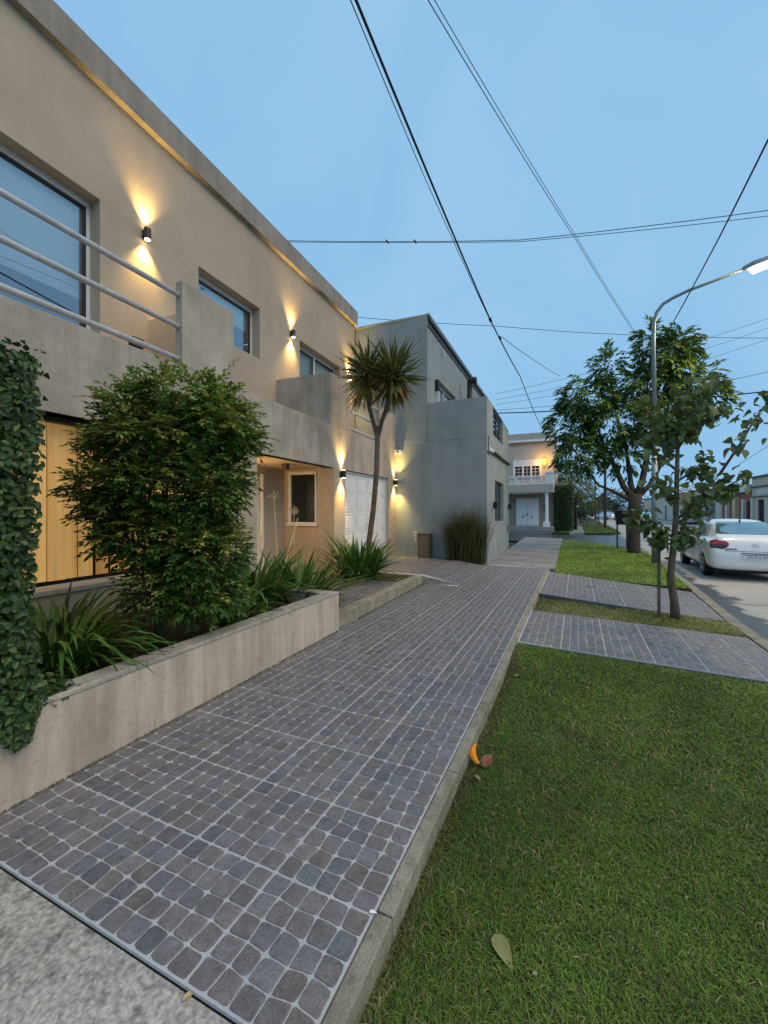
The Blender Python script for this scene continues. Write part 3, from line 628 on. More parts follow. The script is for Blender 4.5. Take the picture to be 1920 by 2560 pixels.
# ---------------------------------------------------------------- ivy on the pillar
r = random.Random(5)
iv = thing('ivy_pillar', 'pillar fully covered in dark green ivy at the left end of the planter', 'ivy', (-3.2, 1.12, 0))
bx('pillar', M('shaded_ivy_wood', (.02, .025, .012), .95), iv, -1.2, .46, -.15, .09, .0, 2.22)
m = MB(); cols_i = [(.026, .062, .018), (.036, .080, .02), (.048, .10, .022), (.068, .125, .03), (.04, .085, .03)]
def ivy_leaf(p, n):
    n = (Vector(n)+rvec(r)*.55).normalized(); d = (Vector((0, 0, -.5))+rvec(r)*.9); d = (d-n*d.dot(n)).normalized()
    L = r.uniform(.03, .054); s = d.cross(n); W = L*.72; f = r.uniform(.7, 1.35); c = r.choice(cols_i) if r.random() > .06 else (.09, .14, .03)
    q = Vector(p)-d*L*.4; up = n*.18*W
    m.add([q, q+d*L*.25+s*W*.5+up, q+d*L*.62+s*W*.34+up*.7, q+d*L, q+d*L*.62-s*W*.34+up*.7, q+d*L*.25-s*W*.5+up], [(0, 1, 2, 3), (0, 3, 4, 5)], tuple(v*f for v in c))
def bulge(z): return .03*math.sin(z*5.1)+.035*math.sin(z*2.3+1)+(.05 if z > 1.7 else 0)-(.02 if .9 < z < 1.3 else 0)
for k in range(4600):     # end face toward the path
    z = r.uniform(.46, 2.3); ivy_leaf((.56+bulge(z)+r.uniform(-.05, .06), r.uniform(-.24, .15), z), (1, 0, .1))
for k in range(6200):     # long face toward the viewer
    z = r.uniform(.1, 2.3); ivy_leaf((r.uniform(-.85, .56), -.20-bulge(z)+r.uniform(-.06, .05), z), (0, -1, .1))
for k in range(1500):
    z = r.uniform(.3, 2.3); ivy_leaf((r.uniform(-.8, .56), .14+bulge(z)*.6+r.uniform(-.05, .06), z), (0, 1, .1))
for k in range(1300): ivy_leaf((r.uniform(-1., .62), r.uniform(-.24, .2), 2.27+r.uniform(-.05, .10)), (0, 0, 1))
for k in range(700):      # tongue hanging over the planter wall
    z = r.uniform(.31, .58); wdt = .03+.17*(z-.31)/.27; ivy_leaf((.63+r.uniform(-.03, .035)-.05*(z > .5), .06+r.uniform(-1.2, .55)*wdt, z), (1, 0, .2))
for k in range(500): ivy_leaf((.35+r.random()*.25, .18+r.random()*.22*r.random(), .42+r.random()*.12), (.3, .3, 1))
m.build('foliage', m_leaf, iv)

# ---------------------------------------------------------------- strap leaved plants
def strap(L, W, arch, n=7, fold=.3, tipw=.12, sword=False):
    mb = MB(); v = []; x = z = 0; a = RAD(80)
    for k in range(n+1):
        f = k/n; ww = W*(.55+.45*min(1, f*4))*(1-max(0, (f-.45)/.55)**1.6*(1-tipw*.2)); ww = max(ww, W*.04)
        v += [(x, -ww/2, z+fold*ww*.5), (x, 0, z), (x, ww/2, z+fold*ww*.5)]
        ang = a-arch*f**1.3; x += math.cos(ang)*L/n; z += math.sin(ang)*L/n
    fcs = [(i*3+j, i*3+j+1, (i+1)*3+j+1, (i+1)*3+j) for i in range(n) for j in (0, 1)]
    return mb.add(v, fcs)
strap_me = [strap(L, W, a).mesh('strap_leaf', m_leaf_r, True) for L, W, a in ((.62, .030, 1.2), (.7, .034, 1.7), (.52, .028, .8), (.66, .032, 2.1), (.45, .03, 1.4), (.74, .030, 1.5))]
strap_st = [strap(L, W, a).mesh('strap_leaf', m_leaf_r, True) for L, W, a in ((.62, .036, .5), (.7, .04, .8), (.55, .034, .35), (.66, .038, 1.1), (.74, .036, .65))]
def clump(label, loc, n, sc, seed, spread=.14, lean=(0, 0), meshes=strap_me, tilt=(.0, .75)):
    r = random.Random(seed); t = thing('strap_leaf_clump', label, 'plant', loc, 0, 'agapanthus clumps along the planter')
    for k in range(n):
        a = r.uniform(0, 2*math.pi); q = r.random()**.5*spread; o = link('leaf', r.choice(meshes), t, (q*math.cos(a), q*math.sin(a), -.02))
        o.rotation_euler = Euler((0, r.uniform(*tilt), a+r.uniform(-.5, .5))); s = sc*r.uniform(.7, 1.12); o.scale = (s, s*r.uniform(.85, 1.25), s)
    return t
clump('large clump of long dark strap leaves between the ivy and the shrub', (-3.36, 1.74, .36), 240, 1.12, 31, .26, tilt=(.05, .75))
clump('strap leaf clump at the foot of the wooden screen behind the ivy', (-3.95, 2.1, .36), 90, 1.1, 36, .22)
clump('strap leaf clump right of the shrub in front of the cream door', (-3.6, 3.95, .36), 190, 1.25, 32, .3, meshes=strap_st+strap_me, tilt=(.0, .9))
clump('bright strap leaf clump just behind the end of the planter wall', (-3.55, 4.85, .2), 220, 1.25, 33, .34, meshes=strap_st, tilt=(.0, .95))
clump('smaller strap leaf clump in the planter under the right side of the shrub', (-3.1, 3.2, .36), 70, .9, 34, .15)
clump('round strap leaf clump at the foot of the palm on the grass patch', (-3.85, 7.25, .2), 300, 1.45, 35, .3, meshes=strap_st, tilt=(.0, .98))
for i, (b, tp, hd, lb) in enumerate((((-3.55, 4.3, .33), (-4.02, 5.5, 1.38), False, 'leaning dry flower stalk left of the porch window'), ((-3.9, 5.15, .2), (-3.98, 5.35, 1.5), True, 'upright dry flower stalk with a seed head in front of the porch window'), ((-3.98, 6.7, .3), (-4.0, 7.1, 1.02), False, 'short bare dry stalk leaning right of the porch window'), ((-3.8, 4.7, .2), (-4.25, 5.2, 1.72), True, 'pale dry flower stalk with the highest seed head before the porch'))):
    t = thing('dry_flower_stalk', lb, 'plant', b); v = Vector(tp)-Vector(b)
    MB().tube([(0, 0, 0), tuple(v*.5+Vector((.03, 0, .02))), tuple(v)], [.010, .008, .006], 5).build('stalk', m_dry, t)
    if hd:
        mb = MB(); rr = random.Random(i)
        for k in range(26):
            d = rvec(rr, .2); mb.tube([tuple(v), tuple(v+d*rr.uniform(.06, .11))], [.002, .006], 3)
        mb.build('seed_head', m_dry, t)
# low weeds between planter plants (ground cover)
mb = MB(); r = random.Random(77)
for k in range(700):
    p = Vector((r.uniform(-4.4, -2.88), r.uniform(1.2, 4.2), .33+r.random()*.10)); leaf_add(mb, p, rvec(r, .6), rvec(r, 1), .05, .022, r.choice(cols_d))
tag(mb.build('ground_cover', m_leaf), 'dark low leaves covering the soil of the planter', 'ground cover', kind='stuff')

# ---------------------------------------------------------------- two headed palm
pl_ = thing('palm_tree', 'slender two headed cabbage palm in front of the white garage door', 'palm', (-3.95, 7.7, .17))
mb = MB(); mb.tube([(0, 0, -.05), (.05, .03, .5), (.16, .05, 1.3), (.235, .06, 2.1), (.255, .07, 2.9)], [.072, .062, .058, .056, .055], 10)
mb.tube([(.25, .07, 2.82), (.17, .07, 3.1), (.05, .1, 3.45), (.0, .12, 3.95)], [.05, .045, .045, .05], 8); mb.tube([(.25, .07, 2.82), (.36, .05, 3.15), (.53, .02, 3.5), (.60, .0, 3.85)], [.05, .046, .046, .05], 8)
mb.build('trunk', m_bark, pl_, smooth=True)
sw = []
for L, W, a in ((.74, .058, .25), (.68, .054, .5), (.80, .056, .1), (.62, .052, .8)):
    mb = strap(L, W, a, 6, .45, 0); mb.v = [tuple(Euler((0, RAD(80), 0)).to_matrix() @ Vector(v)) for v in mb.v]; sw.append(mb)
sw_g = [m.mesh('sword_leaf', m_sword, True) for m in sw]; sw_o = [m.mesh('sword_leaf', m_sword_old, True) for m in sw]
r = random.Random(9)
for hc, n in (((.0, .13, 4.12), 290), ((.64, -.03, 3.98), 300)):
    for k in range(n):
        el = math.asin(r.uniform(-.93, .98)); a = r.uniform(0, 2*math.pi); old = el < -.15 and r.random() < .7
        o = link('leaf', r.choice(sw_o if old else sw_g), pl_, (hc[0]+.03*math.cos(a), hc[1]+.03*math.sin(a), hc[2]+r.uniform(-.14, .1)+.06*math.sin(el)))
        o.rotation_euler = Euler((r.uniform(-.4, .4), -el, a)); s = r.uniform(.72, 1.08)*(1.05 if el > 0 else .95); o.scale = (s, s, s)

# ---------------------------------------------------------------- grey house
G = thing('grey_house', 'two storey grey painted house next to the beige house, with roof terrace', 'house', (-2.27, 11.91, 0))
def gl(x, y): return (x+2.27, y-11.91)
tl = math.tan(RAD(2)); tt = math.tan(RAD(1.2))
def front_wall(name, x0, ang, y0, y1, z0, z1, ops, depth, mat):
    mb = MB(); wall_open(mb, 0, y0, y1, z0, z1, ops, depth); o = mb.build(name, mat, G); o.location = (x0+2.27, 0, 0); o.rotation_euler = (0, 0, RAD(ang)); return o
FW = front_wall('front_wall', -2.27, 2, 0, 5.5, GZ, 4.70, [(1.63, 3.83, 1.13, 2.46), (1.17, 3.60, 3.83, 4.71)], .16, m_grey)
MB().quad((*gl(-2.27, 11.91), GZ), (*gl(-6.44, 11.911), GZ), (*gl(-6.44, 11.911), 3.55), (*gl(-2.27, 11.91), 3.55)).build('side_wall', m_grey, G)
mb = MB(); mb.prism([gl(-2.274, 11.906), gl(-2.274, 12.07), gl(-4.02, 12.07), gl(-4.02, 11.906)], 3.553, 4.70); mb.build('terrace_parapet', m_grey, G, bevel=.008)
mb = MB(); mb.prism([gl(-2.42, 12.0), gl(-2.6, 17.4), gl(-4.2, 17.4), gl(-4.1, 12.0)], 3.5, 3.62); mb.build('terrace_floor', m_coping, G)
mb = MB(); mb.prism([gl(-2.465, 17.38), gl(-2.47, 17.5), gl(-6, 17.5), gl(-6, 17.38)], GZ, 4.69); mb.build('end_wall', m_grey, G)
mb = MB(); mb.box(-.165, -.12, 3.6, 5.45, 3.6, 4.68); mb.box(-.165, -.12, .1, 1.17, 3.6, 4.68); mb.build('parapet_back', m_grey, FW)
for k in range(5):
    z = 3.92+k*.155; bx('railing_slat', m_black, FW, -.14, -.10, 1.175, 3.595, z, z+.075)
bx('railing_post', m_black, FW, -.099, -.07, 2.3, 2.35, 3.84, 4.66)
f_ = MB(); q = -.155
f_.box(q, q+.04, 1.635, 3.825, 2.40, 2.455); f_.box(q, q+.04, 1.635, 3.825, 1.135, 1.2); f_.box(q, q+.04, 1.635, 1.70, 1.2, 2.4); f_.box(q, q+.04, 3.76, 3.825, 1.2, 2.4)
fr = f_.build('window', m_brown, FW); MB().quad((q+.02, 1.7, 1.2), (q+.02, 3.76, 1.2), (q+.02, 3.76, 2.4), (q+.02, 1.7, 2.4)).build('pane', pane_mat('green_pane', (.3, .42, .4), .35, .06), fr); bx('room', m_dark, fr, q-.35, q-.3, 1.5, 4, 1, 2.6)
MB().tube([(.05, .12, 3.235), (.05, 2.6, 3.28), (.05, 5.48, 3.34)], .045, 8).build('drain_pipe', m_brown, FW, smooth=True)
mb = MB(); mb.tube([(.05, .0, 3.22), (.05, .75, 3.245)], .052, 8); mb.box(.0, .09, -.02, .10, 3.17, 3.29); mb.build('drain_pipe_joint', m_white, FW)
mb = MB(); mb.tube([(.04, -.02, 3.58), (.05, -.02, 3.5), (.045, -.02, 3.32), (.05, -.02, 3.05)], .012, 5); mb.build('cable_bracket', m_black, FW)
# upper block
UT = front_wall('upper_front_wall', -4.03, 1.2, 0, 10, 3.5, 7.30, [(1.24, 3.5, 4.2, 5.73)], .2, m_grey)
MB().quad((*gl(-4.03, 11.912), 3.554), (*gl(-9.5, 11.912), 3.554), (*gl(-9.5, 11.912), 7.30), (*gl(-4.03, 11.912), 7.30)).build('upper_side_wall', m_grey, G)
mb = MB(); mb.box(-5.5, -.003, -.0, 10, 7.302, 7.36); mb.build('roof', m_coping, UT)
bx('eaves_gutter', m_brown, UT, .002, .09, .03, 10, 7.16, 7.27, bevel=.01); bx('eaves_trim', m_grey, UT, -.02, .06, .0, 10, 7.305, 7.372); bx('fascia_strip', m_brown, UT, .002, .03, .03, 10, 7.0, 7.07)
f_ = MB(); q = -.19; f_.box(q, q+.05, 1.25, 3.49, 5.66, 5.72); f_.box(q, q+.05, 1.25, 1.31, 4.2, 5.66); f_.box(q, q+.05, 3.43, 3.49, 4.2, 5.66); f_.box(q, q+.05, 2.34, 2.42, 4.2, 5.66)
fr = f_.build('window', m_alu, UT); MB().quad((q+.02, 1.31, 4.2), (q+.02, 3.43, 4.2), (q+.02, 3.43, 5.66), (q+.02, 1.31, 5.66)).build('pane', m_pane, fr); bx('blind', m_blind, fr, q-.1, q-.09, 1.25, 3.49, 4.6, 5.7)
MB().box(.002, .12, .80, .92, 5.28, 5.62).build('unlit_lamp', m_black, UT)
t = thing('vent_pipe', 'black stove vent pipe with cowl standing on the roof terrace of the grey house', 'vent pipe', (-3.75, 16.2, 3.62))
MB().tube([(0, 0, 0), (0, 0, 2.95)], .10, 10).build('pipe', m_black, t, smooth=True); MB().tube([(-.02, 0, 2.9), (.26, 0, 2.9)], .13, 10).build('cowl', m_black, t)
t = thing('meter_cabinet', 'small brown utility cabinet standing against the grey side wall', 'utility cabinet', (-4.03, 11.73, dz(-4.03, 11.7)))
MB().box(-.19, .17, -.14, .16, -.02, .68).build('cabinet', M('olive_cabinet', (.16, .125, .07), .8, .2, 4, .1), t, bevel=.015); MB().box(-.205, .185, -.155, .165, .681, .72).build('lid', M('olive_lid', (.13, .105, .06), .8), t, bevel=.01); bx('cabinet_door', M('olive_door', (.175, .135, .075), .75), t, -.155, .135, -.152, -.141, .06, .63, bevel=.004)
t = thing('garden_tap', 'white garden tap pipe on the grey wall beside the brown cabinet', 'tap', (-4.36, 11.88, .1))
MB().tube([(0, .02, .74), (0, -.06, .74), (0, -.08, .70), (0, -.08, .46)], .022, 7).build('pipe', m_white, t); MB().box(-.07, .05, -.10, -.05, .73, .76).build('handle', m_white, t)
for yy_, zz_, lab in ((5.28, 1.66, 'small black wall lamp at the far end of the grey street wall'), (1.2, 1.66, 'small dark wall lamp on the grey street wall above the ornamental grass')):
    c2, s2 = math.cos(RAD(2)), math.sin(RAD(2)); t = thing('street_wall_lamp', lab, 'wall lamp', (-2.27+c2*.002-s2*yy_, 11.91+c2*yy_, zz_), RAD(2))
    MB().box(0, .02, -.03, .03, -.05, .05).build('bracket', m_black, t); MB().box(.02, .13, -.06, .06, -.11, .11).build('body', m_black, t, bevel=.008)
bx('letter_slot', m_black, FW, .001, .012, 5.0, 5.25, .62, .92)
# ornamental grass against the grey wall
r = random.Random(14); og = thing('ornamental_grass', 'tall clump of arching ornamental grass at the corner of the grey house', 'plant', (-2.62, 11.62, .03))
mb = MB()
for k in range(2600):
    a = r.uniform(0, 2*math.pi); q = r.random()**.5; p = Vector((q*.34*math.cos(a)-.14+.24*r.uniform(-1, 1), q*.2*math.sin(a)-.06, 0)); L = r.uniform(.9, 1.95); ph = r.uniform(0, 2*math.pi); out_ = r.uniform(.10, .62)*(.45+.55*q)
    d = Vector((math.cos(ph), math.sin(ph)*.6, 0)); c = r.choice([(.06, .085, .025), (.085, .115, .03), (.05, .075, .022), (.12, .115, .045), (.18, .155, .075), (.06, .11, .025)]); w_ = r.uniform(.005, .010); s_ = Vector((-d.y, d.x, 0))*w_; pts = []
    dr_ = r.uniform(.15, .95)
    for f in (0, .35, .65, .85, 1): pts.append(p+d*(out_*f**1.7*L)+Vector((0, 0, L*(f-dr_*.55*f**3.2))))
    v = []
    for i, q_ in enumerate(pts): wq = [1, 1, .8, .5, .1][i]; v += [q_-s_*wq, q_+s_*wq]
    mb.add(v, [(2*i, 2*i+1, 2*i+3, 2*i+2) for i in range(4)], c)
mb.build('blades', m_leaf, og)['kind'] = 'stuff'

# ---------------------------------------------------------------- pale house on the far corner
m_h3 = M('pale_taupe_render', (.52, .45, .385), .9, .08, .6, .04, 20, streak=.08); m_h3d = M('taupe_porch_wall', (.36, .30, .24), .9, .1, 1); m_wtrim = M('white_trim', (.80, .79, .78), .7, .06, 3)
h = thing('corner_house', 'pale two storey corner house across the side street with white balustrade and column', 'house', (-1.55, 33, 0))
bx('upper_wall', m_h3, h, -9, 0, 1.3, 10, 3.45, 7.45); bx('parapet', m_h3, h, -9.05, .05, 1.22, 10, 6.98, 7.47); bx('cornice', m_wtrim, h, -9.1, .1, 1.16, 10, 6.80, 6.97); bx('cornice', M('taupe_trim', (.27, .225, .18), .9), h, -9.06, .06, 1.2, 10, 6.62, 6.72)
bx('balcony_slab', m_h3, h, -9, .06, -.1, 1.29, 2.82, 3.44, bevel=.02)
bx('ground_wall', m_h3d, h, -9, .0, 1.5, 10, GZ, 2.82); bx('porch_step', m_walk, h, -9, .06, -.25, 1.5, GZ, .30, bevel=.02); bx('porch_step', m_walk, h, -9, .0, -.7, -.26, GZ, .12, bevel=.02)
rl = bx('balustrade', m_wtrim, h, -9, -.5, -.06, .14, 3.93, 4.05); bx('plinth', m_wtrim, rl, -9, -.5, -.04, .12, 3.445, 3.53)
prof = [(.05, 0), (.035, .06), (.075, .15), (.05, .27), (.035, .34), (.055, .40)]
bal = MB().lathe(prof, (0, 0, 0), 8).mesh('baluster', m_wtrim, True)
for k in range(14):
    x = -.62-k*.215
    if k in (4, 9): bx('pedestal', m_wtrim, rl, x-.1, x+.1, -.05, .13, 3.531, 3.929)
    else: link('baluster', bal, rl, (x, .04, 3.531))
bx('corner_pedestal', m_wtrim, h, -.495, .07, -.09, .2, 3.442, 4.22); bx('pedestal_cap', m_wtrim, h, -.53, .1, -.13, .24, 4.222, 4.30)
f_ = MB(); a, b, c, d = -2.95, -.86, 3.95, 5.42
f_.box(a, b, 1.2, 1.298, d-.12, d); f_.box(a, a+.13, 1.2, 1.298, c, d-.12); f_.box(b-.13, b, 1.2, 1.298, c, d-.12); f_.box(a+.13, b-.13, 1.21, 1.298, 4.92, d-.12)
for k in (1, 2): x = a+.13+k*(b-a-.26)/3; f_.box(x-.06, x+.06, 1.21, 1.298, c, 4.92)
fr = f_.build('window', m_wtrim, h)
for k in range(3):
    x0 = a+.13+k*(b-a-.26)/3+.06; x1 = a+.13+(k+1)*(b-a-.26)/3-.06
    MB().quad((x0, 1.28, c), (x1, 1.28, c), (x1, 1.28, 4.92), (x0, 1.28, 4.92)).build('pane', m_pane_d, fr)
    for z in (4.2, 4.45, 4.7): bx('glazing_bar', m_wtrim, fr, x0, x1, 1.25, 1.275, z, z+.03)
    bx('glazing_bar', m_wtrim, fr, (x0+x1)/2-.015, (x0+x1)/2+.015, 1.252, 1.274, c, 4.92)
dd = bx('double_door', m_wtrim, h, -2.74, -1.05, 1.40, 1.498, .3, 2.45)
for x in (-2.66, -1.86): bx('leaf', m_wtrim, dd, x, x+.76, 1.365, 1.398, .34, 2.34, bevel=.01)
for x in (-2.2, -1.9, -1.56): MB().lathe([(.05, -.05), (.06, 0), (.05, .05)], (x, 1.35, 1.2 if x == -1.9 else 1.0), 8).build('door_knob', m_black, dd)
MB().lathe([(.20, .30), (.20, .46), (.15, .62), (.12, .66), (.11, 2.6), (.16, 2.7), (.16, 2.815)], (-.42, .12, 0), 14).build('column', m_wtrim, h, smooth=False)
bx('column_base', m_wtrim, h, -.64, -.20, -.10, .34, .301, .66)
t = thing('balcony_lantern', 'glowing orange lantern on the balcony wall of the pale corner house', 'wall lamp', (-2.2, 34.25, 5.2), 0)
MB().box(-.03, .03, -.1, .045, -.05, .05).build('bracket', m_black, t); MB().lathe([(.06, -.24), (.14, -.12), (.16, .1), (.10, .2), (.02, .28)], (0, -.18, 0), 10).build('lantern_glass', emit('orange_glass', (1, .40, .02), 5), t, smooth=True)
l = bpy.data.lights.new('lantern_light', 'POINT'); l.energy = 60; l.color = (1, .5, .08); l.shadow_soft_size = .15; lo = bpy.data.objects.new('lantern_light', l); COL.objects.link(lo); lo.parent = t; lo.location = (0, -.42, .05)
t = thing('letter_box', 'small black letter box on the porch wall beside the white double door', 'letter box', (-2.1, 34.48, 1.75)); MB().box(-.12, .12, -.12, .015, -.25, .25).build('box', m_black, t)
# far walk and verge
tag(MB().prism([(-.42, 31.95), (.55, 32.4), (.45, 90), (-.40, 90)], GZ, -.05).build('far_walk', m_walk), kind='structure')
for nm, poly in (('left', [(-1.5, 31.8), (-.43, 31.96), (-.43, 34), (-1.5, 32.6)]),):
    tag(MB().prism(poly, GZ, -.07).build('far_lawn', m_turf), kind='structure')
FV = [(.57, 32.45), (2.15, 33.0), (2.9, 35), (3.1, 90), (.47, 90)]
tag(MB().prism(FV, GZ, -.07).build('far_lawn', m_turf), kind='structure')
tag(blades('grass', FV[:3]+[(3.0, 50), (.5, 50)], 16000, .07, .03, -.07, .1, bright=1.3), 'green verge on the far corner along the side walk', 'grass', kind='stuff')
tag(blades('grass', [(-1.5, 31.8), (-.43, 31.96), (-.43, 33.9), (-1.5, 32.5)], 2500, .07, .03, -.07, .1, bright=1.2), 'small grass patch in front of the clipped hedge', 'grass', kind='stuff')

# ---------------------------------------------------------------- hedges, trees
def crown(mb, r, lobes, n, L, nl, ll, lw, cols, tops=None, droop=.5, lo=.35):
    tot = sum(s[0]*s[1]*s[2] for _, s in lobes)
    for c, s in lobes:
        for k in range(max(6, int(n*s[0]*s[1]*s[2]/tot))):
            v = rvec(r); q = r.uniform(lo, 1)**.5; p = Vector((c[0]+v.x*s[0]*q, c[1]+v.y*s[1]*q, c[2]+v.z*s[2]*q))
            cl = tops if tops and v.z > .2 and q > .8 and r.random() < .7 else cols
            spray(mb, r, p, Vector((v.x, v.y, v.z*.6+.1))+rvec(r)*.6, L*r.uniform(.7, 1.2), nl, ll, lw, cl, droop)
def tree(label, loc, h, tr, lobes, n, L, nl, ll, lw, cols, tops=None, seed=1, group=None, droop=.5, name='tree', bark=m_bark_d, lo=.35):
    r = random.Random(seed); t = thing(name, label, 'tree', loc, 0, group); mb = MB()
    mb.tube([(0, 0, -.3), (.02*h, 0, h*.5), (0, .01*h, h)], [tr*1.2, tr, tr*.8], 8); branches(mb, r, (0, .01*h, h*.95), [c for c, _ in lobes], tr*.5, .15)
    mb.build('trunk', bark, t, smooth=True); f = MB(); crown(f, r, lobes, n, L, nl, ll, lw, cols, tops, droop, lo); f.build('crown', m_leaf, t); return t
# street tree
r = random.Random(40); bt = thing('street_tree', 'large leafy street tree with a thick trunk on the bright verge', 'tree', (1.93, 17.75, -.06))
mb = MB(); mb.tube([(0, 0, -.15), (-.01, 0, .15), (0, 0, .9), (.02, 0, 1.75), (.03, .02, 2.15)], [.26, .215, .20, .205, .25], 12)
L_ = [(-1.55, -.1, 5.9), (-2.1, .3, 4.9), (-.6, .2, 4.8), (1.1, 0, 6.8), (1.8, .2, 6.1), (-1.8, -.2, 3.7), (.45, .3, 6.1), (-.8, 0, 6.8), (.8, -.2, 4.9), (-.4, .4, 3.6), (2.2, 0, 5.5), (.6, .1, 7.7), (1.4, .0, 7.4)]
S_ = [(a*.92, b*.92, c*.9) for a, b, c in [(.85, .9, .75), (.8, .8, .85), (.9, .9, .9), (.75, .8, .75), (.65, .7, .6), (.75, .7, .6), (.75, .8, .75), (.4, .5, .55), (.7, .7, .6), (.65, .6, .5), (.45, .5, .4), (.4, .45, .35), (.4, .5, .4)]]
forks = [((-.85, -.05, 3.75), .105), ((-.25, .35, 4.1), .09), ((.55, .05, 4.3), .11), ((1.15, .15, 3.9), .085)]
for (fx, fy, fz), rr_ in forks:
    b = Vector((.03, .02, 1.95)); e = Vector((fx, fy, fz)); mb.tube([b, b.lerp(e, .3)+Vector((fx*.12, fy*.1, -.05)), b.lerp(e, .65)+Vector((fx*.07, 0, 0)), e], [rr_*1.15, rr_, rr_*.8, rr_*.6], 8)
for k, tg in enumerate(L_):
    tg = Vector(tg); e, rr_ = min(((Vector(f_), q_) for f_, q_ in forks), key=lambda c: (c[0]-tg).length+(2 if c[0].z > tg.z+.4 else 0))
    md = e.lerp(tg, .5)+Vector((r.uniform(-.2, .2), r.uniform(-.15, .15), r.uniform(-.1, .25))); mb.tube([e-Vector((0, 0, .05)), e.lerp(md, .5)+Vector((r.uniform(-.06, .06), 0, .04)), md, tg], [rr_*.55, rr_*.42, rr_*.3, .012], 6)
mb.tube([(.0, 0, 1.9), (-.75, -.1, 2.3), (-1.15, -.1, 2.5), (-1.6, -.15, 3.1)], [.085, .06, .045, .015], 7)
mb.build('trunk', m_bark_d, bt, smooth=True)
f = MB(); cb = [(.05, .11, .03), (.066, .14, .034), (.08, .16, .036), (.095, .18, .04)]; ct = [(.14, .23, .042), (.17, .26, .05)]; c_lamplit = [(.15, .17, .03), (.12, .15, .025), (.18, .18, .04)]
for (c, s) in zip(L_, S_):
    lamplit = c[0] > .9  # right lobes carry the street lamp's yellow light in their leaf colours
    crown(f, r, [(c, s)], 115*s[0]*s[1]*s[2]/.5+34, .5, 10, .25, .092, cb if not lamplit else cb+ct, ct if not lamplit else ct+c_lamplit, 1.0)
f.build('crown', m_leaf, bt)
# litter basket on legs
t = thing('litter_basket', 'black refuse basket on four legs beside the street tree', 'litter basket', (1.68, 19.3, -.09))
mb = MB()
mb.prism([(-.2, -.2), (.2, -.2), (.2, .2), (-.2, .2)], 1.02, 1.04)
for s in (0, 1, 2, 3):
    a = s*math.pi/2; c_, s_ = math.cos(a), math.sin(a); R2 = lambda x, y: (c_*x-s_*y, s_*x+c_*y)
    q = [R2(-.2, -.2), R2(.2, -.2), R2(.27, -.27), R2(-.27, -.27)]; mb.quad((*q[0], 1.04), (*q[1], 1.04), (*q[2], 1.56), (*q[3], 1.56))
mb.build('basket', m_black, t)
for x in (-.17, .17):
    for y in (-.17, .17): MB().tube([(x, y, -.05), (x, y, 1.03)], .018, 6).build('leg', m_brown, t)
mb = MB(); mb.tube([(-.28, -.28, 1.57), (.28, -.28, 1.57), (.28, .28, 1.57), (-.28, .28, 1.57), (-.28, -.28, 1.57)], .014, 5); mb.build('rim', m_black, t)
MB().lathe([(.2, 1.2), (.21, 1.5), (.12, 1.68), (.03, 1.74)], (0, 0, 0), 9).build('rubbish_bag', M('grey_bag', (.16, .17, .19), .4), t, smooth=True)
# young tree with big leaves + stake
yt = thing('young_tree', 'young broad leaved tree with few large leaves on the yellowish grass strip', 'tree', (1.34, 7.42, -.1))
mb = MB(); mb.tube([(0, 0, -.08), (-.02, 0, .25), (-.07, 0, .62), (-.03, 0, 1.05), (.0, 0, 1.5), (.01, .0, 2.0), (.02, 0, 2.52)], [.075, .058, .052, .045, .038, .033, .027], 10)
tips = [((.02, 0, 2.5), (.24, .0, 3.15)), ((.02, 0, 2.5), (.16, -.1, 2.85)), ((.16, -.05, 2.8), (.62, .1, 3.05)), ((.02, 0, 2.48), (-.22, .1, 3.0)), ((.0, 0, 1.45), (.5, -.05, 2.1)), ((.5, -.05, 2.1), (.98, .05, 2.98)), ((.0, 0, 1.4), (.72, .1, 2.0)),
        ((-.02, 0, 1.2), (-.36, .05, 1.42)), ((-.36, .05, 1.42), (-.55, 0, 1.5)), ((.0, 0, 1.75), (-.33, -.1, 2.15)), ((-.03, 0, 1.1), (-.3, -.1, 1.18)), ((0, 0, 1.1), (.2, .05, 1.3)), ((-.02, 0, 2.0), (.38, .1, 2.35)), ((.0, 0, 2.2), (-.35, .15, 2.65)), ((.3, 0, 1.8), (.85, .0, 2.1)), ((.98, .05, 2.98), (1.25, .1, 3.2)), ((.02, 0, 2.5), (.05, .1, 3.35)), ((-.1, .05, 2.75), (-.42, .1, 3.25)), ((.1, 0, 2.7), (.42, -.1, 3.4))]
for a, b in tips:
    a, b = Vector(a), Vector(b); mb.tube([a, a.lerp(b, .5)+Vector((0, 0, -.03)), b], [.02, .015, .007], 6)
mb.build('trunk', m_bark, yt, smooth=True)
def broad(L, W, cup, tw):
    mb = MB(); v = []; n = 6
    prof_ = [0.05, .72, 1, .92, .68, .36, .02]
    for k in range(n+1):
        f = k/n; ww = W*prof_[k]; zc = -.18*L*f*f; v += [(f*L-(.06*L if 0 < k < 2 else 0), -ww/2, zc+cup*ww+tw*f*ww), (f*L, 0, zc), (f*L-(.06*L if 0 < k < 2 else 0), ww/2, zc+cup*ww-tw*f*ww)]
    return mb.add(v, [(i*3+j, i*3+j+1, (i+1)*3+j+1, (i+1)*3+j) for i in range(n) for j in (0, 1)])
bm_ = [broad(*a).mesh('broad_leaf', m_broad, True) for a in ((.17, .15, .18, .1), (.19, .165, .25, -.15), (.15, .14, .1, .2), (.18, .15, .3, 0))]
r = random.Random(62)
